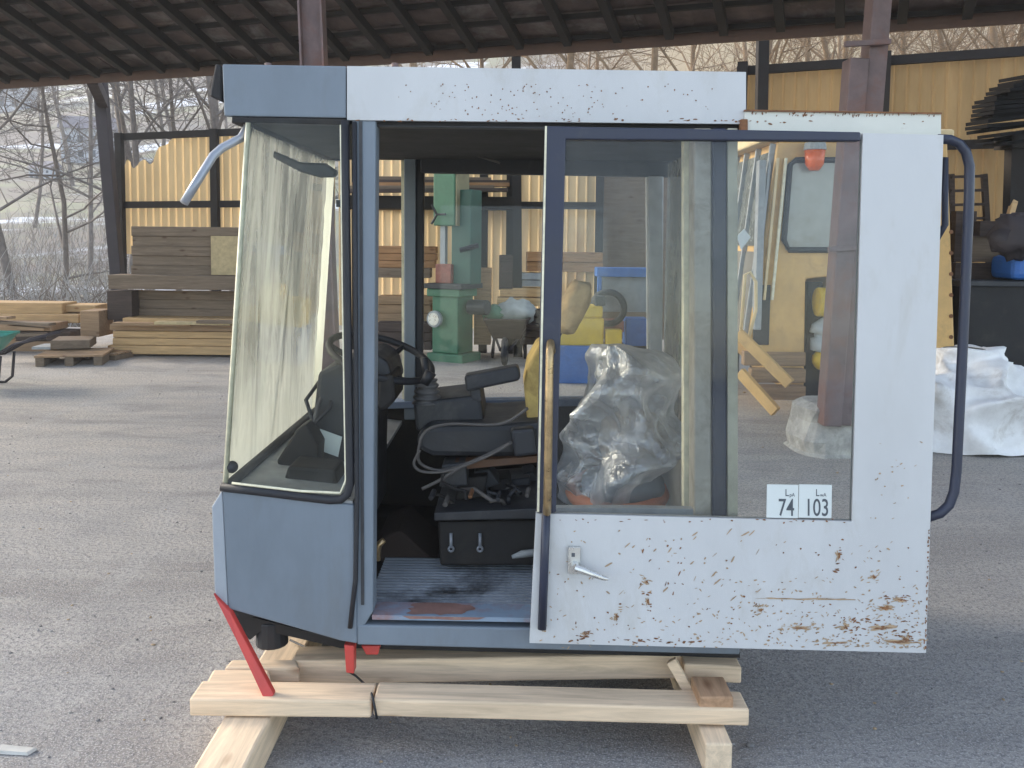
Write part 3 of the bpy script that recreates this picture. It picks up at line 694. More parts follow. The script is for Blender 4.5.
# red brackets below
rb = MB()
def lean(px, py): return N(px, py, -.012 - .075 * max(0, (py - 612) / 86))
rpts = [lean(x, y) for x, y in ((213, 594), (230, 611), (274, 695), (271, 698), (263, 698), (236, 640))]
rb.prism(rpts, (0, .022, 0)); rb.build('red_bracket', M['red'], cab, .003)
NP(MB(), [(344, 645), (354, 646), (354, 674), (346, 673)], .01, .05).build('red_bracket', M['red'], cab, .003)
NP(MB(), [(361, 646), (380, 646), (378, 655), (366, 655)], .05, .09).build('red_bracket', M['red'], cab, .003)
mbk = MB(); q = N(272, 628, .16); mbk.tube([q + V((0, 0, .03)), q - V((0, 0, .05))], [.045, .05], 16); mbk.build('rubber_mount', M['rubber'], cab, .006)
NP(MB(), [(232, 612), (340, 640), (740, 652), (740, 658), (340, 648), (262, 630), (250, 640), (240, 632)], .12, .9).build('underframe', M['black'], cab)
for px in (440, 600):
    q = N(px, 655, .3); MB().tube([q + V((0, 0, .03)), q - V((0, 0, .05))], .05, 14).build('rubber_mount', M['rubber'], cab, .006)

# ---- door rail and door
D0 = -.065
dr = MB(); NP(dr, [(745, 111), (941, 113.5), (941, 138), (745, 136)], -.01, .012)
NP(dr, [(745, 109.5), (942, 112.5), (942, 114), (745, 111.2)], -.016, .05, 1)
flecks(dr, (748, 112.5, 938, 116), 60, -.011, 1, rnd, 2.2, tilt=1.4)
flecks(dr, (750, 121, 930, 124), 9, -.011, 1, rnd, 2.5, tilt=0)
dr.build('door_rail', [M['whiterail'], M['rust']], cab)
NP(MB(), [(741, 119), (748, 119), (748, 131), (741, 131)], -.016, .01).build('rail_bracket', M['rust'], cab, .002)
dm = MB(); NP(dm, [(863, 133), (943.5, 135), (926, 653), (529.5, 643), (536, 513.5), (852, 521.5)], D0, D0 + .022)
def msk(x, y): 
    a = max(0, (y - 520) / 130); b = max(0, (x - 560) / 370)
    return min(1, .06 + .5 * a * a + .8 * a * a * b * b + .10 * b * (y > 540))
o_ = D0 - .0012
flecks(dm, (540, 525, 923, 648), 120, o_, 1, rnd, 1.7, msk)
flecks(dm, (540, 525, 923, 648), 200, o_, 2, rnd, 2.6, msk)
flecks(dm, (690, 575, 922, 648), 160, o_, 2, rnd, 2.4, msk)
flecks(dm, (600, 530, 760, 600), 30, o_, 2, rnd, 6.5, tilt=.75)
flecks(dm, (630, 545, 680, 600), 10, o_, 1, rnd, 4, tilt=1.2)
flecks(dm, (560, 638, 700, 643), 34, o_, 1, rnd, 4, tilt=-.02)
flecks(dm, (868, 440, 930, 520), 20, o_, 2, rnd, 2.2)
flecks(dm, (560, 519, 850, 523), 30, o_, 1, rnd, 2.5, tilt=0)
def patch(x, y, rx, ry, m_, o, seed, n=40):     # one irregular rust patch with a torn outline
    pts = []
    for i in range(n):
        a = 2 * math.pi * i / n; k = .62 + .75 * noise.noise(V((math.cos(a) * 1.9, math.sin(a) * 1.9, seed * 3.3))) + .3 * noise.noise(V((math.cos(a) * 6, math.sin(a) * 6, seed)))
        k = max(.12, k); pts.append(N(x + rx * k * math.cos(a), y + ry * k * math.sin(a), o))
    dm.add(pts, [tuple(range(n))], m_)
oo_ = o_ - .0006
for k, (x, y, rx, ry) in enumerate(((802, 599, 62, 1.5), (838, 599.5, 30, 1.3), (775, 598.5, 30, 1.2), (800, 628, 18, 2.6), (845, 627, 9, 5), (882, 628, 24, 4.5), (898, 642, 26, 3.4), (905, 640, 9, 5), (838, 643, 20, 2), (885, 608, 14, 5), (900, 600, 12, 3), (838, 556, 4, 9), (873, 577, 5, 4), (647, 601, 4, 6), (646, 582, 4, 5), (616, 617, 4, 6), (585, 634, 7, 2), (760, 610, 6, 3))):
    patch(x, y, rx * .8, ry * .85, 2, o_ - .0003, k + 1)
    if k > 2: patch(x + 1, y, rx * .5, ry * .5, 1, oo_, k + 40); flecks(dm, (x - rx * 1.3, y - ry * 2, x + rx * 1.3, min(649, y + ry * 2)), int(6 + rx * .9), o_, rnd.choice((1, 2)), rnd, 3.4, tilt=rnd.uniform(-.2, .5))
for y in range(530, 650, 5):     # edge rust on the right border
    if rnd.random() < .8: flecks(dm, (943.5 - (y - 135) * .0338 - 2.2, y, 943.5 - (y - 135) * .0338 - .6, y + 4), 2, o_, 1, rnd, 2, tilt=1.55)
door = dm.build('door', [M['white'], M['rust'], mat('rust_stain', (.38, .27, .17), .8, 0, .3, 30, 0)], cab)
fr = MB(); NP(fr, [(545, 126), (861, 132), (861, 141), (566, 139.5), (556, 513), (536.5, 513), (540, 330)], D0 - .006, D0 + .03)
fr.build('door_frame', M['navy'], door, .004)
NP(MB(), [(545, 126), (547, 126), (539.2, 512), (537, 512)], D0 - .0085, D0 - .006).build('edge_trim', M['cream'], door)
NP(MB(), [(562, 138), (862, 140), (853, 523), (554, 515)], D0 + .008, D0 + .013).build('door_pane', M['door_glass'], door)
es = MB(); es.tube([N(546.5, 505, D0 - .012), N(544.5, 560, D0 - .012), N(542, 629, D0 - .012)], .0125, 10); es.build('edge_strip', M['navy'], door, smooth=True)
hb_ = MB(); hb_.tube([N(552, 352, D0 + .0), N(550.5, 343, D0 - .02), N(550, 350, D0 - .045), N(549.5, 362, D0 - .05), N(547.5, 500, D0 - .05), N(547, 513, D0 - .02)], .0115, 10); hb_.build('pull_handle', M['brass'], door, smooth=True)
hp = MB(); NP(hp, [(568.5, 547), (580.5, 547.5), (580, 574), (568, 573.5)], D0 - .012, D0); NP(hp, [(571.5, 553), (575, 553), (575, 557), (571.5, 557)], D0 - .0135, D0 - .012, 1)
q = N(575, 565, D0 - .012); hp.tube([q, q + V((0, -.022, 0))], .012, 12)
hp.tube([q + V((0, -.022, 0)), N(582, 570, D0 - .04), N(592, 574, D0 - .042), N(603, 578, D0 - .04), N(608, 579, D0 - .04)], [.012, .011, .009, .007, .005], 10)
hp.build('lock_handle', [M['chrome'], M['ink']], door, .0015)
gr = MB(); gp = [(938, 139), (950, 139.5), (959, 143.5), (966, 152), (969.5, 166), (969, 200), (963, 340), (956.5, 470), (954, 492), (949, 505), (940, 513.5), (926, 518)]
gr.tube([N(x, y, D0 + .018) for x, y in gp], .0138, 12); gr.build('grab_rail', M['navy'], door, smooth=True)
MB().tube([N(934, 160, .03), N(945, 158, .03), N(945, 225, .03), N(936, 240, .03)], .010, 8).build('rear_hook', M['navy'], cab, smooth=True)
# sticker with noise levels
def text_into(mb, s, px, py, hgt, off, m, sx=.8):
    cu = bpy.data.curves.new('txt', 'FONT'); cu.body = s; cu.size = 1; cu.align_x = 'LEFT'; cu.offset = .007
    o = bpy.data.objects.new('txt', cu); COL.objects.link(o); bpy.context.view_layer.update()
    me = bpy.data.meshes.new_from_object(o.evaluated_get(bpy.context.evaluated_depsgraph_get()))
    c0 = N(px, py, off); ex = (N(px + 10, py + .15, off) - c0) / 10; ey = (N(px, py - 10, off) - c0) / 10
    k = hgt / .70
    mb.add([c0 + ex * (v.co.x * k * sx) + ey * (v.co.y * k) for v in me.vertices], [tuple(p.vertices) for p in me.polygons], m)
    bpy.data.objects.remove(o); bpy.data.curves.remove(cu); bpy.data.meshes.remove(me)
for (x0_, x1_, big, bx, sm, sub) in ((767, 798.5, '74', 778, 'L', 'pA'), (799.2, 832, '103', 804.5, 'L', 'wA')):
    s_ = MB(); oo = D0 + .006
    NP(s_, [(x0_, 484.3), (x1_, 484.9), (x1_ - .6, 518.2), (x0_ - .6, 517.6)], oo, oo + .0012)
    text_into(s_, big, bx, 515.5, 17, oo - .0006, 1, .68)
    text_into(s_, sm, bx + 7 if big == '74' else bx + 11, 496, 7, oo - .0006, 1, .8)
    text_into(s_, sub, bx + 11.5 if big == '74' else bx + 15.5, 496.5, 3.6, oo - .0006, 1, .9)
    s_.build('sticker', [M['paper'], M['ink']], door, fix=False)
# sun visor seen through the quarter window
vz = MB(); NP(vz, [(265, 149), (272, 150), (300, 162), (325, 163), (337, 171), (334, 177), (318, 177), (300, 172), (268, 155)], .3, .34); vz.build('sun_visor', M['dgrey'], cab, .008)

# ------------------------------------------------------------------ plastic wrapped part on the seat side
wp = MB(); c0 = N(617, 478, .42)
wp.blob(c0 + V((.02, 0, -.02)), (.14, .13, .055), 28, 12, .05, 2, 0, 4, .8); 
wp.torus(c0 + V((0, 0, -.045)), (.0, -.15, 1), .15, .025, 36, 8, 1)
wp.blob(c0 + V((.06, .06, .12)), (.12, .08, .10), 20, 12, .15, 2, 2, 9, .9)
tag(wp.build('seat_part', [mat('faded_grey_vinyl', (.20, .21, .22), .6), mat('faded_orange', (.55, .20, .10), .6), mat('buff_vinyl', (.42, .33, .24), .6)], None, smooth=True), 'dark rounded seat part with an orange rim inside the clear plastic wrap', 'seat part')
pb = MB(); n, k = 72, 40
outl = [(350, 586, 640), (357, 583, 662), (375, 581, 670), (400, 578, 677), (425, 571, 680), (450, 562, 681), (470, 556, 680), (490, 557, 676), (503, 566, 668), (510, 580, 655)]
vs = []; rws = 52
def crease(p):
    c, f_ = 0, 1
    for o in range(2):
        c += abs(noise.noise(p * f_ + V((o * 9, 3, 1)))) / f_ ** 1.3; f_ *= 2.6
    return c
for j in range(rws + 1):
    t = j / rws; y = 350 + 160 * t
    for q in range(len(outl) - 1):
        if outl[q][0] <= y <= outl[q + 1][0]:
            s_ = (y - outl[q][0]) / (outl[q + 1][0] - outl[q][0]); xl_ = outl[q][1] + (outl[q + 1][1] - outl[q][1]) * s_; xr_ = outl[q][2] + (outl[q + 1][2] - outl[q][2]) * s_; break
    L_, R_ = N(xl_, y, .42), N(xr_, y, .42); c = (L_ + R_) / 2; hw = (R_.x - L_.x) / 2; dpt = .20 * math.sin(math.pi * min(1, .18 + .82 * t) * .72 + .2) + .02
    for i in range(n):
        a = 2 * math.pi * i / n
        d = V((math.cos(a) * hw, math.sin(a) * dpt, 0)); nn = V((math.cos(a), math.sin(a), 0))
        cr = crease(V((c.x + d.x, c.y + d.y, c.z)) * 2.9)
        fine_ = abs(noise.noise(V((c.x + d.x, c.y + d.y, c.z * .7)) * 8)) * .05 + abs(noise.noise(V((c.x + d.x, c.y + d.y, c.z * .6)) * 19)) * .012
        vs.append(c + d - nn * ((cr - .2) * .26 + fine_) * (0.35 + .65 * min(1, hw / .15)) + V((0, 0, .03 * noise.noise((c + d) * 5))))
fs = [(j * n + i, j * n + (i + 1) % n, (j + 1) * n + (i + 1) % n, (j + 1) * n + i) for j in range(rws) for i in range(n)]
fs += [tuple(range(n))]
pb.add(vs, fs)
tag(pb.build('plastic_wrap', M['film'], None, smooth=True), 'crumpled clear plastic bag behind the door glass, wrapped round a seat part', 'plastic bag')

# ------------------------------------------------------------------ timber skid
sk = thing('timber_skid', (OX.x, 2.6, 0), 'skid of new pine timbers under the white and grey cab', 'skid')
def timber(x0, x1, y0, y1, z0, z1, m, name='timber', bev=.006, sk_=0):
    return MB().box((x0, y0, z0), (x1, y1, z1)).build(name, M[m], sk, bev)
Yf = CD - .155
a = P(190, 712, Yf); b = P(750, 722, Yf); j = P(372, 712, Yf)
zt_ = P(190, 703, Yf).z
def slanted(pA, pB, y0, y1, h, m, name, bev=.006):   # beam from pA to pB (top front edge points), depth y0..y1
    pA, pB = V(pA), V(pB); dn = V((0, 0, -h))
    ra = [V((pA.x, y0, pA.z)), V((pA.x, y1, pA.z)), V((pA.x, y1, pA.z)) + dn, V((pA.x, y0, pA.z)) + dn]
    rb_ = [V((pB.x, y0, pB.z)), V((pB.x, y1, pB.z)), V((pB.x, y1, pB.z)) + dn, V((pB.x, y0, pB.z)) + dn]
    return MB().hexa(ra, rb_).build(name, M[m], sk, bev)
slanted(P(189, 699, Yf), P(371, 701, Yf), Yf, Yf + .105, .050, 'pine', 'front_beam', .006)
slanted(P(373, 700, Yf), P(750, 710, Yf), Yf + .004, Yf + .105, .050, 'pine', 'front_beam')
Yb = CD + .07
slanted(P(290, 661, Yb), P(682, 655, Yb), Yb, Yb + .10, .075, 'pine', 'back_beam')
slanted(P(684, 664, Yb - .05), P(742, 667, Yb - .05), Yb - .05, Yb + .12, .052, 'pine', 'packing_block')
slanted(P(330, 650, CD + .75), P(700, 650, CD + .75), CD + .75, CD + .86, .08, 'pine', 'back_beam')
zf0 = P(189, 699, Yf).z - .051; zf1 = P(750, 710, Yf).z - .051
xb = P(250, 745, Yf).x; xb2 = P(710, 745, Yf).x
MB().box((xb - .075, Yf - .40, .0), (xb + .055, CD + .95, zf0 - .004)).build('bearer', M['piney'], sk, .008)
MB().box((xb2 - .028, Yf - .07, .0), (xb2 + .045, CD + .95, zf1 - .006)).build('bearer', M['piney'], sk, .006)
zc = P(250, 700, Yf).z
for (xa, xb_, yn, yf, dz) in ((205, 272, 683.5, 669, .0), (224, 300, 667.5, 659, .004)):
    p0, p1, p2, p3 = G(xa, yn, zc + dz), G(xb_, yn, zc + dz), G(xb_ - 3, yf, zc + dz), G(xa + 8, yf, zc + dz)
    MB().prism([p0, p1, p2, p3], (0, 0, -.05)).build('filler_board', M['pine'], sk, .008)
q1 = P(714, 700, Yf + .03)
MB().box((q1.x - .045, Yf + .01, P(714, 713, Yf).z + .004), (q1.x + .05, Yf + .13, P(714, 697, Yf + .01).z)).build('packing_block', wood('reddish_offcut', (.52, .32, .19), 'y', .55), sk, .005)
br = MB(); a = P(680, 655, CD + .03); MB().bar(P(671, 660, CD + .02), P(692, 696, CD - .02), .03, .05, (0, 1, 0)).build('brace', M['pine'], sk, .003)
wr = MB(); wr.tube([P(290, 640, CD + .3), P(322, 655, CD + .2), P(356, 676, CD + .03), P(370, 689, Yf + .09), P(373, 698.5, Yf - .004), P(377, 719, Yf - .004)], .0035, 6)
wr.build('binding_wire', M['rubber'], sk, smooth=True)

# ------------------------------------------------------------------ background things, left
def bxp(mb, x0, y0, x1, y1, d, t, m=0):
    a = P(x0, (y0 + y1) / 2, d); b = P(x1, (y0 + y1) / 2, d); zt = P((x0 + x1) / 2, y0, d).z; zb = P((x0 + x1) / 2, y1, d).z
    return mb.box((a.x, d, zb), (b.x, d + t, zt), m)
# plank partition below the left wall
for i, (y0, y1, x0, x1, d, m, lab) in enumerate(((227, 276, 131, 330, 11.0, 'greywood', 'tall grey brown plank panel leaning below the honey coloured wall'),
        (276, 290, 108, 330, 10.8, 'greywood', 'long grey beam lying across under the plank panel'),
        (291, 320, 107, 132, 10.9, 'darkwood', 'dark weathered wooden block under the left end of the grey beam'),
        (291, 318, 134, 330, 11.1, 'greywood', 'lower weathered plank panel between the grey beam and the timber stack'))):
    mb = MB()
    if i in (0, 3):
        n = 5 if i == 0 else 3
        for k in range(n): bxp(mb, x0 + (1.3 * (k % 2)), y0 + (y1 - y0) * k / n + .25, x1, y0 + (y1 - y0) * (k + 1) / n + .25, d + .02 * (k % 2), .05)
    else: bxp(mb, x0, y0, x1, y1, d, .35)
    tag(mb.build('plank_panel' if i in (0, 3) else 'timber', M[m], None, .008), lab, 'planks' if i in (0, 3) else 'timber')
mb = MB(); bxp(mb, 211, 236, 246, 275, 10.95, .03); tag(mb.build('board', M['osb']), 'pale yellowish square board leaning on the grey plank panel', 'board')
rr = random.Random(9)
d = 10.6
ord_ = ['lowest', 'second from the bottom', 'third from the bottom', 'fourth from the bottom', 'topmost']
ys = [(346.5, 355), (339, 346), (332, 338.5), (325.5, 331.5), (319, 325)]
for i, (y0, y1) in enumerate(ys):
    mb = MB(); bxp(mb, 106 + rr.uniform(-4, 8) + (12 if i == 4 else 0), y0, 318 + rr.uniform(-12, 12), y1, d + rr.uniform(0, .04) + (.1 if i == 4 else 0), .5)
    tag(mb.build('timber', M[('oldy', 'oldy', 'oldy', 'oldx', 'oldy')[i]], None, .008), 'sawn beam, %s in the long timber stack left of the cab' % ord_[i], 'timber', 'beams in the long timber stack')
for i in range(3):
    mb = MB(); bxp(mb, 112 + 42 * i, 323 - i * 1.0, 190 + 40 * i, 326 - i, 10.45 - .03 * i, .14)
    tag(mb.build('board', M[('oldx', 'osb', 'greywood')[i]], None, .004), ('loose brown board', 'loose pale board', 'loose grey board')[i] + ' lying on the long timber stack left of the cab', 'board')
# left log stack
for i, (x0, x1, y0, y1, d, m, lab) in enumerate(((-160, 62, 302, 313, 11.4, 'oldy', 'broad yellowish beam on top of the stack at the left edge'), (40, 96, 305, 312, 11.5, 'oldy', 'short pale beam end on top of the left edge stack'),
        (-160, 78, 313.5, 322, 11.3, 'oldy', 'second broad beam under the top one at the left edge stack'), (-160, 52, 322.5, 330, 10.9, 'oldx', 'brown beam in the middle of the left edge stack'),
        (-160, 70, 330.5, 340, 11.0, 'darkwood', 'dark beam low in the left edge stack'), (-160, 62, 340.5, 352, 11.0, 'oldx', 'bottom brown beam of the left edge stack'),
        (80, 99, 311, 337, 10.7, 'oldx', 'upright sawn block standing between the two timber stacks'))):
    mb = MB(); bxp(mb, x0, y0, x1, y1, d, .4); tag(mb.build('timber', M[m], None, .01), lab, 'timber')
for i in range(6):
    x0 = rr.uniform(-30, 20); y = 318 + i * 4.2; q = P(x0, y, 10.3 - .05 * i); e = P(x0 + rr.uniform(25, 60), y + rr.uniform(-1, 4), 10.2)
    tag(MB().bar(q, e, .14, .03).build('board', M[('oldx', 'greywood', 'oldx')[i % 3]], None, .003), 'loose rough board thrown on the stack at the left edge', 'board', 'loose boards at the left edge')
def pallet(px, py, wpx, rot, lab, h=.12):
    c = G(px, py); s = wpx * c.y / F
    t_ = thing('pallet', c, lab, 'pallet')
    Rz = Matrix.Rotation(rot, 3, 'Z')
    for k in range(5): MB().obox(c + Rz @ V((0, (k - 2) * s * .2, h - .012)), (s, s * .15, .022), Rz).build('deck_board', M['oldx'], t_, .002)
    for k in range(3): MB().obox(c + Rz @ V(((k - 1) * s * .42, 0, (h - .025) / 2)), (.09, s * .95, h - .026), Rz).build('runner', M['greywood'], t_, .003)
pallet(76, 362, 62, .25, 'worn wooden pallet on the ground in front of the left timber stacks')
pallet(108, 358, 34, -.15, 'smaller low pallet beside the worn pallet, partly under the timber stack', .08)
mb = MB(); q = G(66, 360) + V((0, .1, .125)); mb.obox(q + V((0, .1, .06)), (.42, .5, .1), Matrix.Rotation(.3, 3, 'Z')); tag(mb.build('timber', M['greywood'], None, .01), 'grey squared offcut lying on the worn pallet', 'timber')
mb = MB(); mb.obox(q + V((-.22, .0, .02)), (.3, .34, .03), Matrix.Rotation(.1, 3, 'Z')); tag(mb.build('board', M['greyp'], None, .003), 'small pale sheet lying on the left side of the worn pallet', 'board')
# green wheelbarrow at left edge
def wheelbarrow(c, rz, traym, lab, legm, s=1.0):
    t_ = thing('wheelbarrow', c, lab, 'wheelbarrow')
    Rz = Matrix.Rotation(rz, 3, 'Z')
    def T(x, y, z): return V(c) + Rz @ (V((x, y, z)) * s)
    tr = MB()
    top = [T(-.42, -.30, .62), T(.48, -.33, .60), T(.48, .33, .60), T(-.42, .30, .62)]; bot = [T(-.16, -.2, .34), T(.30, -.22, .36), T(.30, .22, .36), T(-.16, .2, .34)]
    for i in range(4): tr.add([top[i], top[(i + 1) % 4], bot[(i + 1) % 4], bot[i]], [(0, 1, 2, 3)])
    tr.add(bot, [(0, 1, 2, 3)]); tr.tube(top + [top[0]], .014, 8)
    ob = tr.build('tray', traym, t_); sm = ob.modifiers.new('thick', 'SOLIDIFY'); sm.thickness = .006
    for sg in (-1, 1):
        h = MB(); h.tube([T(-.52, sg * .06, .21), T(-.2, sg * .14, .31), T(.35, sg * .22, .36), T(.62, sg * .27, .52), T(.95, sg * .28, .60)], .016, 8); h.build('handle', legm, t_, smooth=True)
        l = MB(); l.tube([T(.12, sg * .2, .34), T(.18, sg * .24, .08), T(.24, sg * .24, .012), T(.34, sg * .24, .012), T(.42, sg * .24, .08), T(.45, sg * .23, .38)], .015, 8); l.build('leg', legm, t_, smooth=True)
    w_ = thing('wheel', (0, 0, 0), '', ''); 
    for k in ('label', 'category'): del w_[k]
    w_.parent = t_; w_.location = Rz @ (V((-.52, 0, .2)) * s)
    axd = Rz @ V((0, 1, 0)); wc = V(c) + w_.location
    MB().torus(wc, axd, .155 * s, .042 * s, 28, 8).build('tyre', M['rubber'], w_, smooth=True)
    MB().tube([wc - axd * .03, wc + axd * .03], .12 * s, 18).build('rim', M['dgrey'], w_)
    return t_
cb_ = G(4, 389); wheelbarrow(cb_ + V((-.42, .1, 0)), R(12), M['bargreen'], 'green wheelbarrow cut by the left edge of the yard', M['dsteel'], .82)
# rusty wheelbarrow with a sack, seen through the cab
cb_ = G(503, 364); wheelbarrow(cb_ + V((0.05, .3, 0)), R(86), M['darkwood'], 'dark rusty wheelbarrow heaped with sacks beside the bandsaw', M['dsteel'], .84)
sk_ = MB(); sk_.blob(cb_ + V((.15, .45, .58)), (.25, .22, .15), 18, 10, .35, 3, 0, 2); tag(sk_.build('sack', mat('grey_white_sack', (.42, .44, .42), .8), None, smooth=True), 'crumpled whitish plastic sack heaped in the rusty wheelbarrow', 'sack')
sk_ = MB(); sk_.blob(cb_ + V((-.12, .42, .55)), (.15, .18, .11), 16, 10, .35, 3, 0, 5); tag(sk_.build('sack', mat('green_sack', (.12, .26, .17), .8), None, smooth=True), 'small greenish sack at the left of the rusty wheelbarrow load', 'sack')

# ------------------------------------------------------------------ bandsaw
bc = G(452, 364) + V((0, .35, 0)); bs_ = thing('bandsaw', bc, 'tall green workshop bandsaw with table, seen through the open cab door', 'bandsaw')
Rb = Matrix.Rotation(R(-28), 3, 'Z'); dB = bc.y
def zpy(py): return P(452, py, dB).z
def bsb(name, cx_, cy_, sx, sy, p0, p1, m, bev=.015):
    z0, z1 = zpy(p1), zpy(p0)
    return MB().obox(bc + Rb @ V((cx_, cy_, 0)) + V((0, 0, (z0 + z1) / 2)), (sx, sy, z1 - z0), Rb).build(name, m, bs_, bev)
bsb('plinth', 0, 0, .5, .44, 352, 364, M['green']); bsb('base_cabinet', -.02, 0, .36, .36, 290, 352, M['green'])
bsb('table', 0, -.02, .52, .5, 283, 288, M['dgrey'], .005); bsb('table_frame', -.02, -.02, .46, .42, 288, 296, M['green'])
bsb('column', .13, .06, .27, .26, 190, 284, M['dgreen']); bsb('wheel_housing', -.06, .0, .30, .30, 150, 226, M['green'])
bsb('housing_cover', .105, .0, .02, .28, 150, 226, mat('tan_cover', (.25, .22, .13), .6), .004)
bsb('blade_guard', -.12, -.05, .07, .06, 222, 268, M['greyp'], .004); bsb('guide_block', -.08, -.05, .22, .16, 264, 283, M['rustred'], .01)
q = bc + Rb @ V((-.12, -.22, 0)); q.z = zpy(318); fd = Rb @ V((0, -1, 0))
MB().tube([q, q + fd * .05], .10, 20).build('gauge', M['greyp'], bs_, .006); MB().tube([q + fd * .05, q + fd * .056], .075, 20).build('dial', M['chrome'], bs_)
q = bc + Rb @ V((.36, .0, 0)); q.z = zpy(306); MB().tube([q - Rb @ V((.15, 0, 0)), q + Rb @ V((.10, 0, 0))], .09, 18).build('motor', M['dgrey'], bs_, .01)
q = bc + Rb @ V((-.1, -.2, 0)); q.z = zpy(215)
hw = MB(); 
for k in range(3):
    a = k * 2.09; hw.tube([q + fd * .04, q + fd * .05 + Rb @ V((math.cos(a) * .13, 0, math.sin(a) * .13))], .014, 6)
hw.build('hand_wheel', M['rubber'], bs_)
q = bc + Rb @ V((.25, -.1, 0)); q.z = zpy(250); MB().tube([q + V((-.1, 0, 0)), q + V((.12, 0, .06))], .03, 8).build('clamp_lever', M['rubber'], bs_)

# ------------------------------------------------------------------ mid background behind the cab
mb = MB(); bxp(mb, 340, 196, 514, 209, 11.15, .5); tag(mb.build('shelf', M['rafter'], None, .005), 'thick dark shelf beam fixed along the corrugated wall behind the bandsaw', 'shelf')
for i in range(5):
    q = P(345 + i * 4, 191 - i * 3.2, 11.0 + .08 * i); e = P(500 + rr.uniform(-10, 12), 190 - i * 2.6, 11.0 + .08 * i)
    tag(MB().bar(q, e, .16, .045).build('board', M[('darkwood', 'greywood', 'orangewood')[i % 3]], None, .003), 'long board lying on the dark shelf behind the bandsaw', 'board', 'boards on the dark shelf')
for (x0, x1, y0, y1, d, m, lab) in ((376, 436, 246, 268, 11.1, 'orangewood', 'stack of orange planks at the wall just left of the bandsaw'), (376, 430, 268, 278, 11.0, 'greywood', 'grey beam under the orange planks left of the bandsaw'),
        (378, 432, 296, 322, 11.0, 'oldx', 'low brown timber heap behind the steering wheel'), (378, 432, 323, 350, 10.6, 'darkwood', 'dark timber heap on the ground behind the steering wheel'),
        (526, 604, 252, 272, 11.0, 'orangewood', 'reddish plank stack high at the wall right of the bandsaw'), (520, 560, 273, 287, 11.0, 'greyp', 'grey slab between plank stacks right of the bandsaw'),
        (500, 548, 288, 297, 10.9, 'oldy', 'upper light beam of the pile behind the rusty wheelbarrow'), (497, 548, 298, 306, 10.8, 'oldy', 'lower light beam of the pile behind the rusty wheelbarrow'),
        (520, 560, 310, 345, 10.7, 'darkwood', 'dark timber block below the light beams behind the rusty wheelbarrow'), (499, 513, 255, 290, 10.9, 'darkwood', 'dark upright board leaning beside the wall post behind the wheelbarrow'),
        (474, 491, 268, 345, 10.9, 'oldx', 'brown upright plank standing right behind the bandsaw'), (586, 738, 128, 340, 11.4, 'greywood', 'broad grey brown boarding behind the blue machine')):
    t_ = MB(); n = max(1, int((y1 - y0) / 7)) if x1 - x0 > 30 and y1 - y0 < 60 else 1
    for k in range(n): bxp(t_, x0 + rr.uniform(-1.5, 1.5) * (n > 1), y0 + (y1 - y0) * k / n + .2, x1 + rr.uniform(-1.5, 1.5) * (n > 1), y0 + (y1 - y0) * (k + 1) / n - .2, d + .02 * (k % 2), .3)
    tag(t_.build('timber', M[m], None, .006), lab, 'timber')
# blue machine + yellow unit
q = G(625, 376); bm_ = thing('blue_press', (q.x, 9.5, 0), 'blue framed machine with pale panel behind the seat headrest', 'machine')
def part(name, x0, y0, x1, y1, d, t, m, par, bev=.006): mb = MB(); bxp(mb, x0, y0, x1, y1, d, t); return mb.build(name, m, par, bev)
part('top_bar', 597, 268, 652, 277, 9.5, .3, M['blue'], bm_); part('back_panel', 601, 277, 648, 312, 9.62, .05, M['greyp'], bm_)
part('upright', 597, 277, 601, 375, 9.5, .08, M['blue'], bm_); part('upright', 648, 277, 652, 375, 9.5, .08, M['blue'], bm_)
part('lower_panel', 626, 319, 648, 346, 9.55, .3, M['blue'], bm_); part('tank', 603, 321, 624, 332, 9.4, .3, M['rustred'], bm_); part('base', 601, 347, 648, 376, 9.55, .5, M['dgrey'], bm_)
mb = MB(); mb.torus(P(608, 308, 9.4), (.2, 1, 0), .17, .035, 28, 8); mb.build('pulley', M['dgrey'], bm_, smooth=True)
q = G(582, 384); ym = thing('yellow_engine', (q.x, 9.0, 0), 'yellow cased engine on a blue base behind the seat', 'engine')
part('casing', 558, 318, 604, 346, 9.0, .4, M['yellow'], ym, .02); part('cover', 582, 306, 603, 318, 9.0, .3, M['yellow'], ym, .02); part('filler_cap', 606, 330, 622, 346, 8.95, .15, M['yellow'], ym, .01)
part('base', 556, 346, 598, 384, 8.95, .5, M['blue'], ym, .01); part('air_filter', 594, 296, 606, 306, 9.0, .15, M['dgrey'], ym, .02)

# ------------------------------------------------------------------ yellow machine cab at right
YD = 7.6
ym2 = thing('yellow_cab', (P(850, 400, YD).x, YD + .6, 0), 'ochre yellow machine cab standing behind the white door, right of the yard', 'machine cab')
def YB(px, py, off=0): return P(px, py, YD + off)
hull = MB(); poly = [(768, 140), (948, 140), (956, 356), (956, 404), (818, 404), (776, 345), (742, 336), (750, 300)]
poly = [(782, 142), (948, 142), (956, 404), (806, 404), (806, 345), (748, 345), (760, 250)]
hull.prism([YB(x, y) for x, y in [(778, 141), (948, 141), (957, 404), (835, 404), (835, 276), (806, 279), (804, 400), (748, 344), (762, 250)]], (0, 1.3, 0))
hull.build('body', M['ochre'], ym2, .02)
part('roof', 764, 128, 955, 142, YD - .03, 1.4, M['ochrelight'], ym2, .02)
sd = MB(); sx = V((-.012, 0, 0))
def YS(px, py, dd): return YB(px, py) + sx + V((0, dd, 0))
sd.add([YS(777, 150, .1), YS(777, 150, 1.22), YS(762.5, 246, 1.22), YS(762.5, 246, .1)], [(0, 1, 2, 3)]); sd.build('side_window', mat('dull_side_window', (.13, .14, .13), .25), ym2, fix=False)
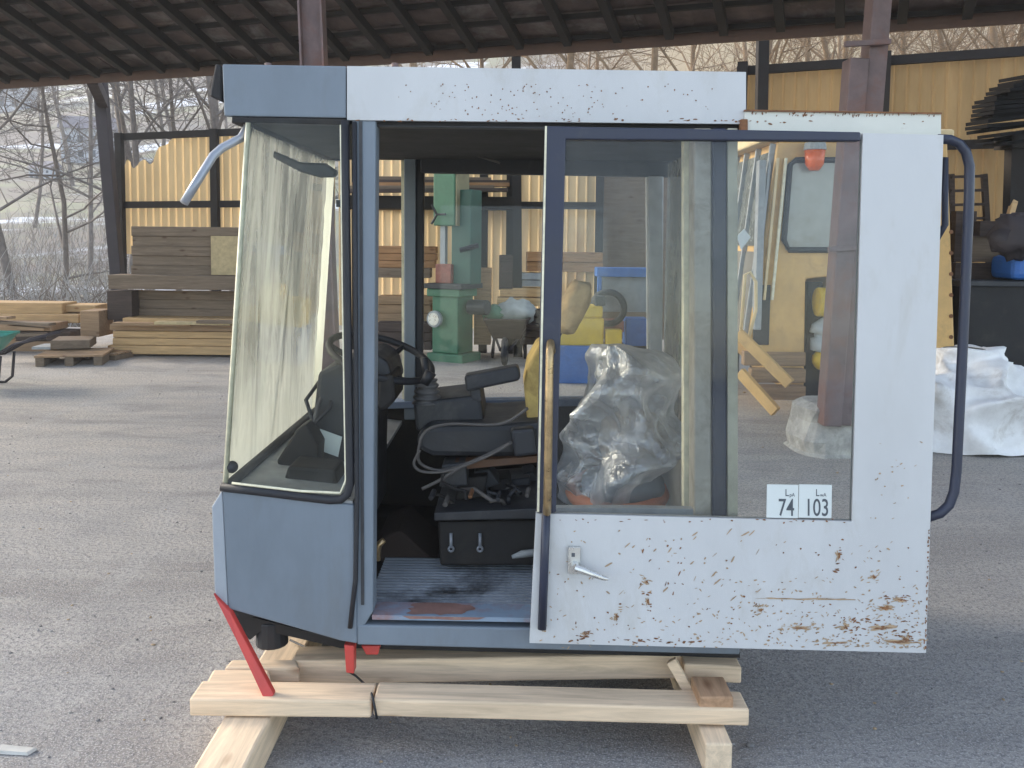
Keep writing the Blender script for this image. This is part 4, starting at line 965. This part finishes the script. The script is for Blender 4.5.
for dd in (.06, .5, .9, 1.26): MB().bar(YS(778, 143, dd) + sx, YS(750, 338, dd) + sx, .05, .03, (0, 1, 0)).build('side_strip', M['greyp'], ym2, .004)
sd = MB(); sd.add([YS(762, 252, .1), YS(762, 252, 1.22), YS(749, 338, 1.22), YS(749, 338, .1)], [(0, 1, 2, 3)]); sd.build('side_panel', mat('dull_side_panel', (.16, .15, .13), .7), ym2, fix=False)
wd = MB(); wd.prism([YB(x, y, -.012) for x, y in ((792, 160), (870, 160), (870, 250), (786, 250), (784, 240))], (0, .011, 0)); yo = wd.build('window', M['windowgrey'], ym2)
wf = MB(); wf.tube([YB(x, y, -.02) for x, y in ((870, 160), (796, 160), (790, 165), (784, 240), (789, 250), (870, 250))], .025, 8); wf.build('window_seal', M['rubber'], yo, smooth=True)
for k, x in enumerate((768, 776, 784)):
    p_, q_ = YB(x + 2, 158, -.03), YB(x - 12, 300, -.03); MB().bar(p_, q_, .022, .03, (0, 1, 0)).build('front_strip', M[('greyp', 'ochrelight', 'cream')[k]], ym2, .004)
part('side_pillar', 757, 160, 764, 330, YD - .05, .1, M['greyp'], ym2)
part('lower_pillar', 754, 285, 770, 345, YD - .02, .2, M['dgrey'], ym2)
part('engine_bay', 806, 282, 835, 402, YD + .3, .1, M['black'], ym2)
q = YB(822, 302, .0); MB().tube([q + V((-.05, 0, 0)), q + V((.22, 0.0, 0))], [.125, .125], 20).build('yellow_filter', M['yellow'], ym2, .015)
q = YB(826, 336, .02); MB().tube([q + V((0, 0, -.14)), q + V((0, 0, -.12)), q + V((0, 0, -.02)), q + V((0, 0, -.019)), q + V((0, 0, .03)), q + V((0, 0, .031)), q + V((0, 0, .10)), q + V((0, 0, .16))], [.07, .13, .13, .10, .10, .14, .12, .04], 20).build('white_filter', M['filt'], ym2, smooth=True)
q = YB(826, 360, .02); MB().blob(q, (.12, .12, .10)).build('fuel_bowl', M['yellow'], ym2, smooth=True)
hr_ = MB(); hr_.tube([YB(x, y, -.25) for x, y in ((741, 330), (745, 275), (750, 272), (756, 282), (756, 310), (748, 340))], .014, 8); hr_.build('handrail', M['ochrelight'], ym2, smooth=True)
for k in range(3): part('step', 744 + 7 * k, 352 + 17 * k, 806, 366 + 17 * k, YD - .02 - .10 * k, .1, M['oldx'], ym2, .01)
for (x0, y0, x1, y1) in ((738, 333, 790, 384), (740, 372, 776, 412)):
    MB().bar(YB(x0, y0, -.3), YB(x1, y1, -.55), .05, .09).build('step_frame', M['ochre'], ym2, .006)
bn = MB(); q = P(815, 160, 6.9)
qq = YB(815, 150, -.1)
b1 = MB(); b1.tube([qq + V((0, 0, .06)), qq + V((0, 0, .0))], [.085, .095], 18); bo = b1.build('beacon_base', M['greyp'], ym2, .006)
MB().tube([qq + V((0, 0, -.002)), qq + V((0, 0, -.12)), qq + V((0, 0, -.17))], [.085, .075, .04], 18).build('beacon_lens', M['amber'], bo, smooth=True)
for k in range(7):
    q = YB(951, 232 + k * 21, -.001); MB().tube([q, q - V((0, .006, 0))], .018, 8).build('rivet', M['rust'], ym2)
# paper tag hanging
mb = MB(); mb.prism([P(x, y, 7.1) for x, y in ((737, 236), (744, 229), (751, 237), (741, 250))], (0, .004, 0)); tag(mb.build('paper_tag', M['paper']), 'small white paper tag hanging from a string beside the yellow cab', 'tag')

# ------------------------------------------------------------------ right edge clutter
tp = MB(); n, k = 110, 60
cT = G(1000, 458); cx_, cy_ = cT.x, cT.y + .55
vs = []
for j in range(k + 1):
    th = j / k
    for i in range(n):
        a = 2 * math.pi * i / n
        r = (1 - th ** 2.2) if th < 1 else 0
        p_ = V((math.cos(a), math.sin(a), 0)); rad = V((.66 * p_.x, .52 * p_.y, 0)) * (math.cos(th * math.pi / 2) ** .55)
        z = .60 * math.sin(th * math.pi / 2) ** .8
        q = V((cx_, cy_, 0)) + rad + V((0, 0, z))
        nn = .25 - .55 * (1 - min(1, abs(noise.noise(q * V((1.5, 1.5, 2.6)) + V((3, 1, 2)))) * 2.2)) ** 2 + .45 * abs(noise.noise(q * 3.1 + V((0, 7, 0)))) + .16 * abs(noise.noise(q * 8 + V((2, 7, 0))))
        sp_ = V((p_.x, p_.y, .6)).normalized()
        q = q - sp_ * (nn - .25) * .46 * (.35 + .65 * min(1, th * 3)); q.z = max(q.z, .004 + .03 * th)
        vs.append(q)
tp.add(vs, [(j * n + i, j * n + (i + 1) % n, (j + 1) * n + (i + 1) % n, (j + 1) * n + i) for j in range(k) for i in range(n)])
tag(tp.build('tarpaulin', M['tarp'], None, smooth=True), 'heap of dirty white woven bag fabric on the ground right of the door', 'tarpaulin')
t_ = thing('steel_bin', (P(1010, 350, 7.8).x, 7.9, 0), 'low black steel bin behind the white fabric heap', 'bin')
part('bin_body', 963, 286, 1070, 392, 7.7, .9, M['black'], t_, .01); part('rim', 960, 281, 1074, 287, 7.66, .95, M['dgrey'], t_, .01)
t_ = MB(); bxp(t_, 1014, 256, 1060, 280, 7.6, .4); tag(t_.build('drum', M['blue'], None, .05), 'small blue canister on top of the black steel bin', 'canister')
t_ = MB(); t_.blob(P(1018, 236, 7.5), (.20, .2, .19), 16, 10, .5, 3, 0, 1); t_.tube([P(1003, 240, 7.4), P(1003, 240, 7.75)], .10, 14); tag(t_.build('gearbox', M['dsteel'], None, smooth=True), 'dark greasy gearbox lump above the blue canister at the right edge', 'machine part')
t_ = thing('rack', (P(970, 230, 8.3).x, 8.3, 0), 'thin brown ladder rack standing against the yellow wall', 'rack')
for x, x2 in ((951, 953), (984, 993)): MB().bar(P(x, 174, 8.3), P(x2, 330, 8.3), .05, .04, (0, 1, 0)).build('upright', M['darkwood'], t_)
for y in (177, 191, 205, 219): MB().bar(P(951, y, 8.28), P(986 + (y - 177) * .08, y - 1, 8.28), .025, .03, (0, 1, 0)).build('rung', M['darkwood'], t_)
for i, (x0, y0, x1, y1, m, lab) in enumerate(((955, 211, 976, 262, 'darkwood', 'dark brown board standing in front of the ladder rack'), (972, 236, 1006, 262, 'greywood', 'grey brown board between the rack and the gearbox'), (955, 263, 1010, 284, 'darkwood', 'low dark box below the rack behind the steel bin'), (980, 221, 996, 236, 'darkwood', 'short dark offcut at the foot of the ladder rack'))):
    mb = MB(); bxp(mb, x0, y0, x1, y1, 8.1 - .05 * i, .1); tag(mb.build('board', M[m], None, .004), lab, 'board')
q = P(1002, 225, 8.0); tag(MB().bar(P(1006, 230, 7.9), P(1020, 180, 8.1), .05, .05, (0, 1, 0)).build('timber', M['oldy'], None, .004), 'pale batten leaning at the right edge above the gearbox', 'timber')
for i in range(16):
    y = 72 + i * 4.4; x0 = 1015 - 30 * math.sin(i / 16 * 2.6) - rr.uniform(0, 10); d = 7.9 + rr.uniform(-.1, .1)
    tag(MB().bar(P(x0, y + 7, d), P(1075, y + rr.uniform(-6, -1), d + .3), .25, .03).build('board', M['shade_black'], None), 'black board in the jagged stack on the high rack at right', 'board', 'black boards on the high rack')
t_ = thing('board_rack', (P(1040, 300, 8.3).x, 8.3, 0), 'tall black rack holding the jagged board stack at the right edge', 'rack')
MB().bar(P(1003, 142, 8.05), P(1080, 140, 8.05), .3, .12).build('shelf', M['rafter'], t_); MB().bar(P(1016, 145, 8.05), P(1008, 400, 8.05) * V((1, 1, 0)), .14, .12, (0, 1, 0)).build('upright', M['rafter'], t_)

# ------------------------------------------------------------------ trees
def make_tree(seed, h, m, spread=.55, crook=.25, depth=5, low=.3):
    rt = random.Random(seed); tr = MB(); cr = MB()
    def grow(p, d, L, r, lv):
        n = 4 if lv < 2 else 3; pts = [p]; rs = [r]; dd = d.copy()
        for i in range(n):
            dd = (dd + V((rt.gauss(0, 1), rt.gauss(0, 1), rt.gauss(0, .6))) * crook * (.35 if lv == 0 else .8)).normalized()
            if lv > 1: dd = (dd + V((0, 0, .07))).normalized()
            pts.append(pts[-1] + dd * L / n); rs.append(r * (1 - .62 * (i + 1) / n))
        (tr if lv == 0 else cr).tube(pts, rs, 7 if lv == 0 else (5 if lv == 1 else 3), cap=False)
        if lv >= depth: return
        k = {0: 9, 1: 6, 2: 5, 3: 4}.get(lv, 3)
        for i in range(k):
            f_ = (low + (1 - low) * (i + rt.random() * .8) / k) if lv == 0 else (.25 + .75 * (i + rt.random()) / k)
            f_ = min(f_, .98); seg = min(int(f_ * n), n - 1); q = pts[seg].lerp(pts[seg + 1], f_ * n - seg)
            a = rt.uniform(0, 6.28); o = V((math.cos(a), math.sin(a), 0))
            dn = (pts[seg + 1] - pts[seg]).normalized(); o = (o - dn * o.dot(dn)).normalized()
            nd = (dn * (1 - spread) + o * spread * rt.uniform(.8, 1.5) + V((0, 0, .1))).normalized()
            grow(q, nd, L * rt.uniform(.42, .62) * (1 - .25 * f_), max(r * (1 - .6 * f_) * .5, .006), lv + 1)
    grow(V((0, 0, -.2)), V((0, 0, 1)), h, h * .0125, 0)
    root = bpy.data.objects.new('bare_tree', None); COL.objects.link(root)
    tr.build('trunk', m, root, smooth=True, fix=False); cr.build('crown', m, root, fix=False)
    return root
protos = [make_tree(1, 8, M['bark'], .6, .3, 4, .25), make_tree(2, 10, M['bark'], .5, .22, 4, .4), make_tree(3, 7, M['bark'], .7, .35, 4, .15)]
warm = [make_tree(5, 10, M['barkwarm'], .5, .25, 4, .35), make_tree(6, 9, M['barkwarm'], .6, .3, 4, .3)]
used = set()
def plant(p, x, y, s, lab, grp):
    o = p if p.name not in used else copy_tree(p)
    used.add(p.name)
    o.location = (x, y, hz(x, y)); o.scale = (s, s, s); o.rotation_euler = (0, 0, rr.uniform(0, 6.28)); tag(o, lab, 'tree', grp)
LT = 'bare grey tree on the pale hillside beyond the left end of the shed'
for i, (px, d, s) in enumerate(((-60, 17, 1.0), (20, 20, .9), (58, 23, 1.0), (120, 19, 1.0), (155, 21, 1.1), (172, 22, 1.0), (206, 20, 1.05), (235, 24, 1.1), (270, 22, 1), (90, 32, 1.1), (-20, 34, 1.2), (35, 44, 1.2), (150, 38, 1.3), (75, 58, 1.2), (-10, 66, 1.3), (110, 75, 1.4), (190, 48, 1.2), (45, 85, 1.3), (230, 60, 1.2))):
    plant(protos[i % 3], (px - 512) / F * d, d, s, LT, 'bare trees on the left hillside')
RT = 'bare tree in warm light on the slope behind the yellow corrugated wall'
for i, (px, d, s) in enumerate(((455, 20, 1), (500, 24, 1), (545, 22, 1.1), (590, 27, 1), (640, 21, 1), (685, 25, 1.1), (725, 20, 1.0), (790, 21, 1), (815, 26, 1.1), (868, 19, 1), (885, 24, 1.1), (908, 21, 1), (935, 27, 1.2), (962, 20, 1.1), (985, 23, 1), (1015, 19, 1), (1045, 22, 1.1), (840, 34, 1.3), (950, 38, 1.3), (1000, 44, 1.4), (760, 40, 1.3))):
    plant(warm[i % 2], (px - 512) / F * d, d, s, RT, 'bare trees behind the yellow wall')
# brush on the slope
bru = MB(); rb = random.Random(12)
for i in range(3200):
    d = 14.5 + 30 * rb.random() ** 1.3; x = (rb.uniform(-140, 130) - 512) / F * d; z = hz(x, d); h = rb.uniform(.5, 1.7)
    p_ = V((x, d, z - .05)); l = V((rb.gauss(0, .35), rb.gauss(0, .2), 1)).normalized()
    bru.tube([p_, p_ + l * h * .5, p_ + (l + V((rb.gauss(0, .35), 0, 0))).normalized() * h], [.014, .010, .004], 3, rb.choice((0, 1)), cap=False)
struct(bru.build('brushwood', [mat('pale_twigs', (.36, .34, .32), .9, bump=0), mat('brown_twigs', (.20, .16, .13), .9, bump=0)], None, fix=False), 'stuff')
# houses on the far slope
def house(px, d, w_, h, rz, lab):
    x = (px - 512) / F * d; z = hz(x, d) - .3; t_ = thing('house', (x, d, z), lab, 'house'); c = V((x, d, z)); Rz = Matrix.Rotation(rz, 3, 'Z')
    MB().obox(c + V((0, 0, h / 2)), (w_, w_ * .7, h), Rz).build('wall', M['wall'], t_)
    a = [c + Rz @ V(q) for q in ((-w_ * .56, -w_ * .42, h), (-w_ * .56, w_ * .42, h), (-w_ * .56, 0, h + w_ * .3))]; MB().prism(a, Rz @ V((w_ * 1.12, 0, 0))).build('roof', M['roofm'], t_)
    for r_ in range(2):
        for k in range(4): MB().obox(c + Rz @ V((-w_ * .36 + k * w_ * .24, -w_ * .35, h * (.28 + .42 * r_))), (w_ * .1, .08, h * .2), Rz).build('window', M['hglass'], t_)
house(92, 70, 3.6, 2.6, .3, 'pale bluish two storey house on the far hillside behind bare branches')
house(48, 62, 1.7, .9, -.2, 'small pale blue shed low on the hillside above the left timber stack')
house(8, 100, 6, 4, .1, 'pale house at the far left of the hillside')

# ------------------------------------------------------------------ haze
hm = bpy.data.materials.new('valley_haze'); hm.use_nodes = True; hn = hm.node_tree; hn.nodes.clear()
ho_ = hn.nodes.new('ShaderNodeOutputMaterial'); hv = hn.nodes.new('ShaderNodeVolumePrincipled')
hv.inputs['Color'].default_value = (.92, .95, 1, 1); hv.inputs['Density'].default_value = .0022; hv.inputs['Anisotropy'].default_value = .2
hn.links.new(hv.outputs[0], ho_.inputs['Volume'])
hz_ = MB().box((-109, -31, -4), (109, 168, 110)).build('haze', hm); struct(hz_, 'stuff')
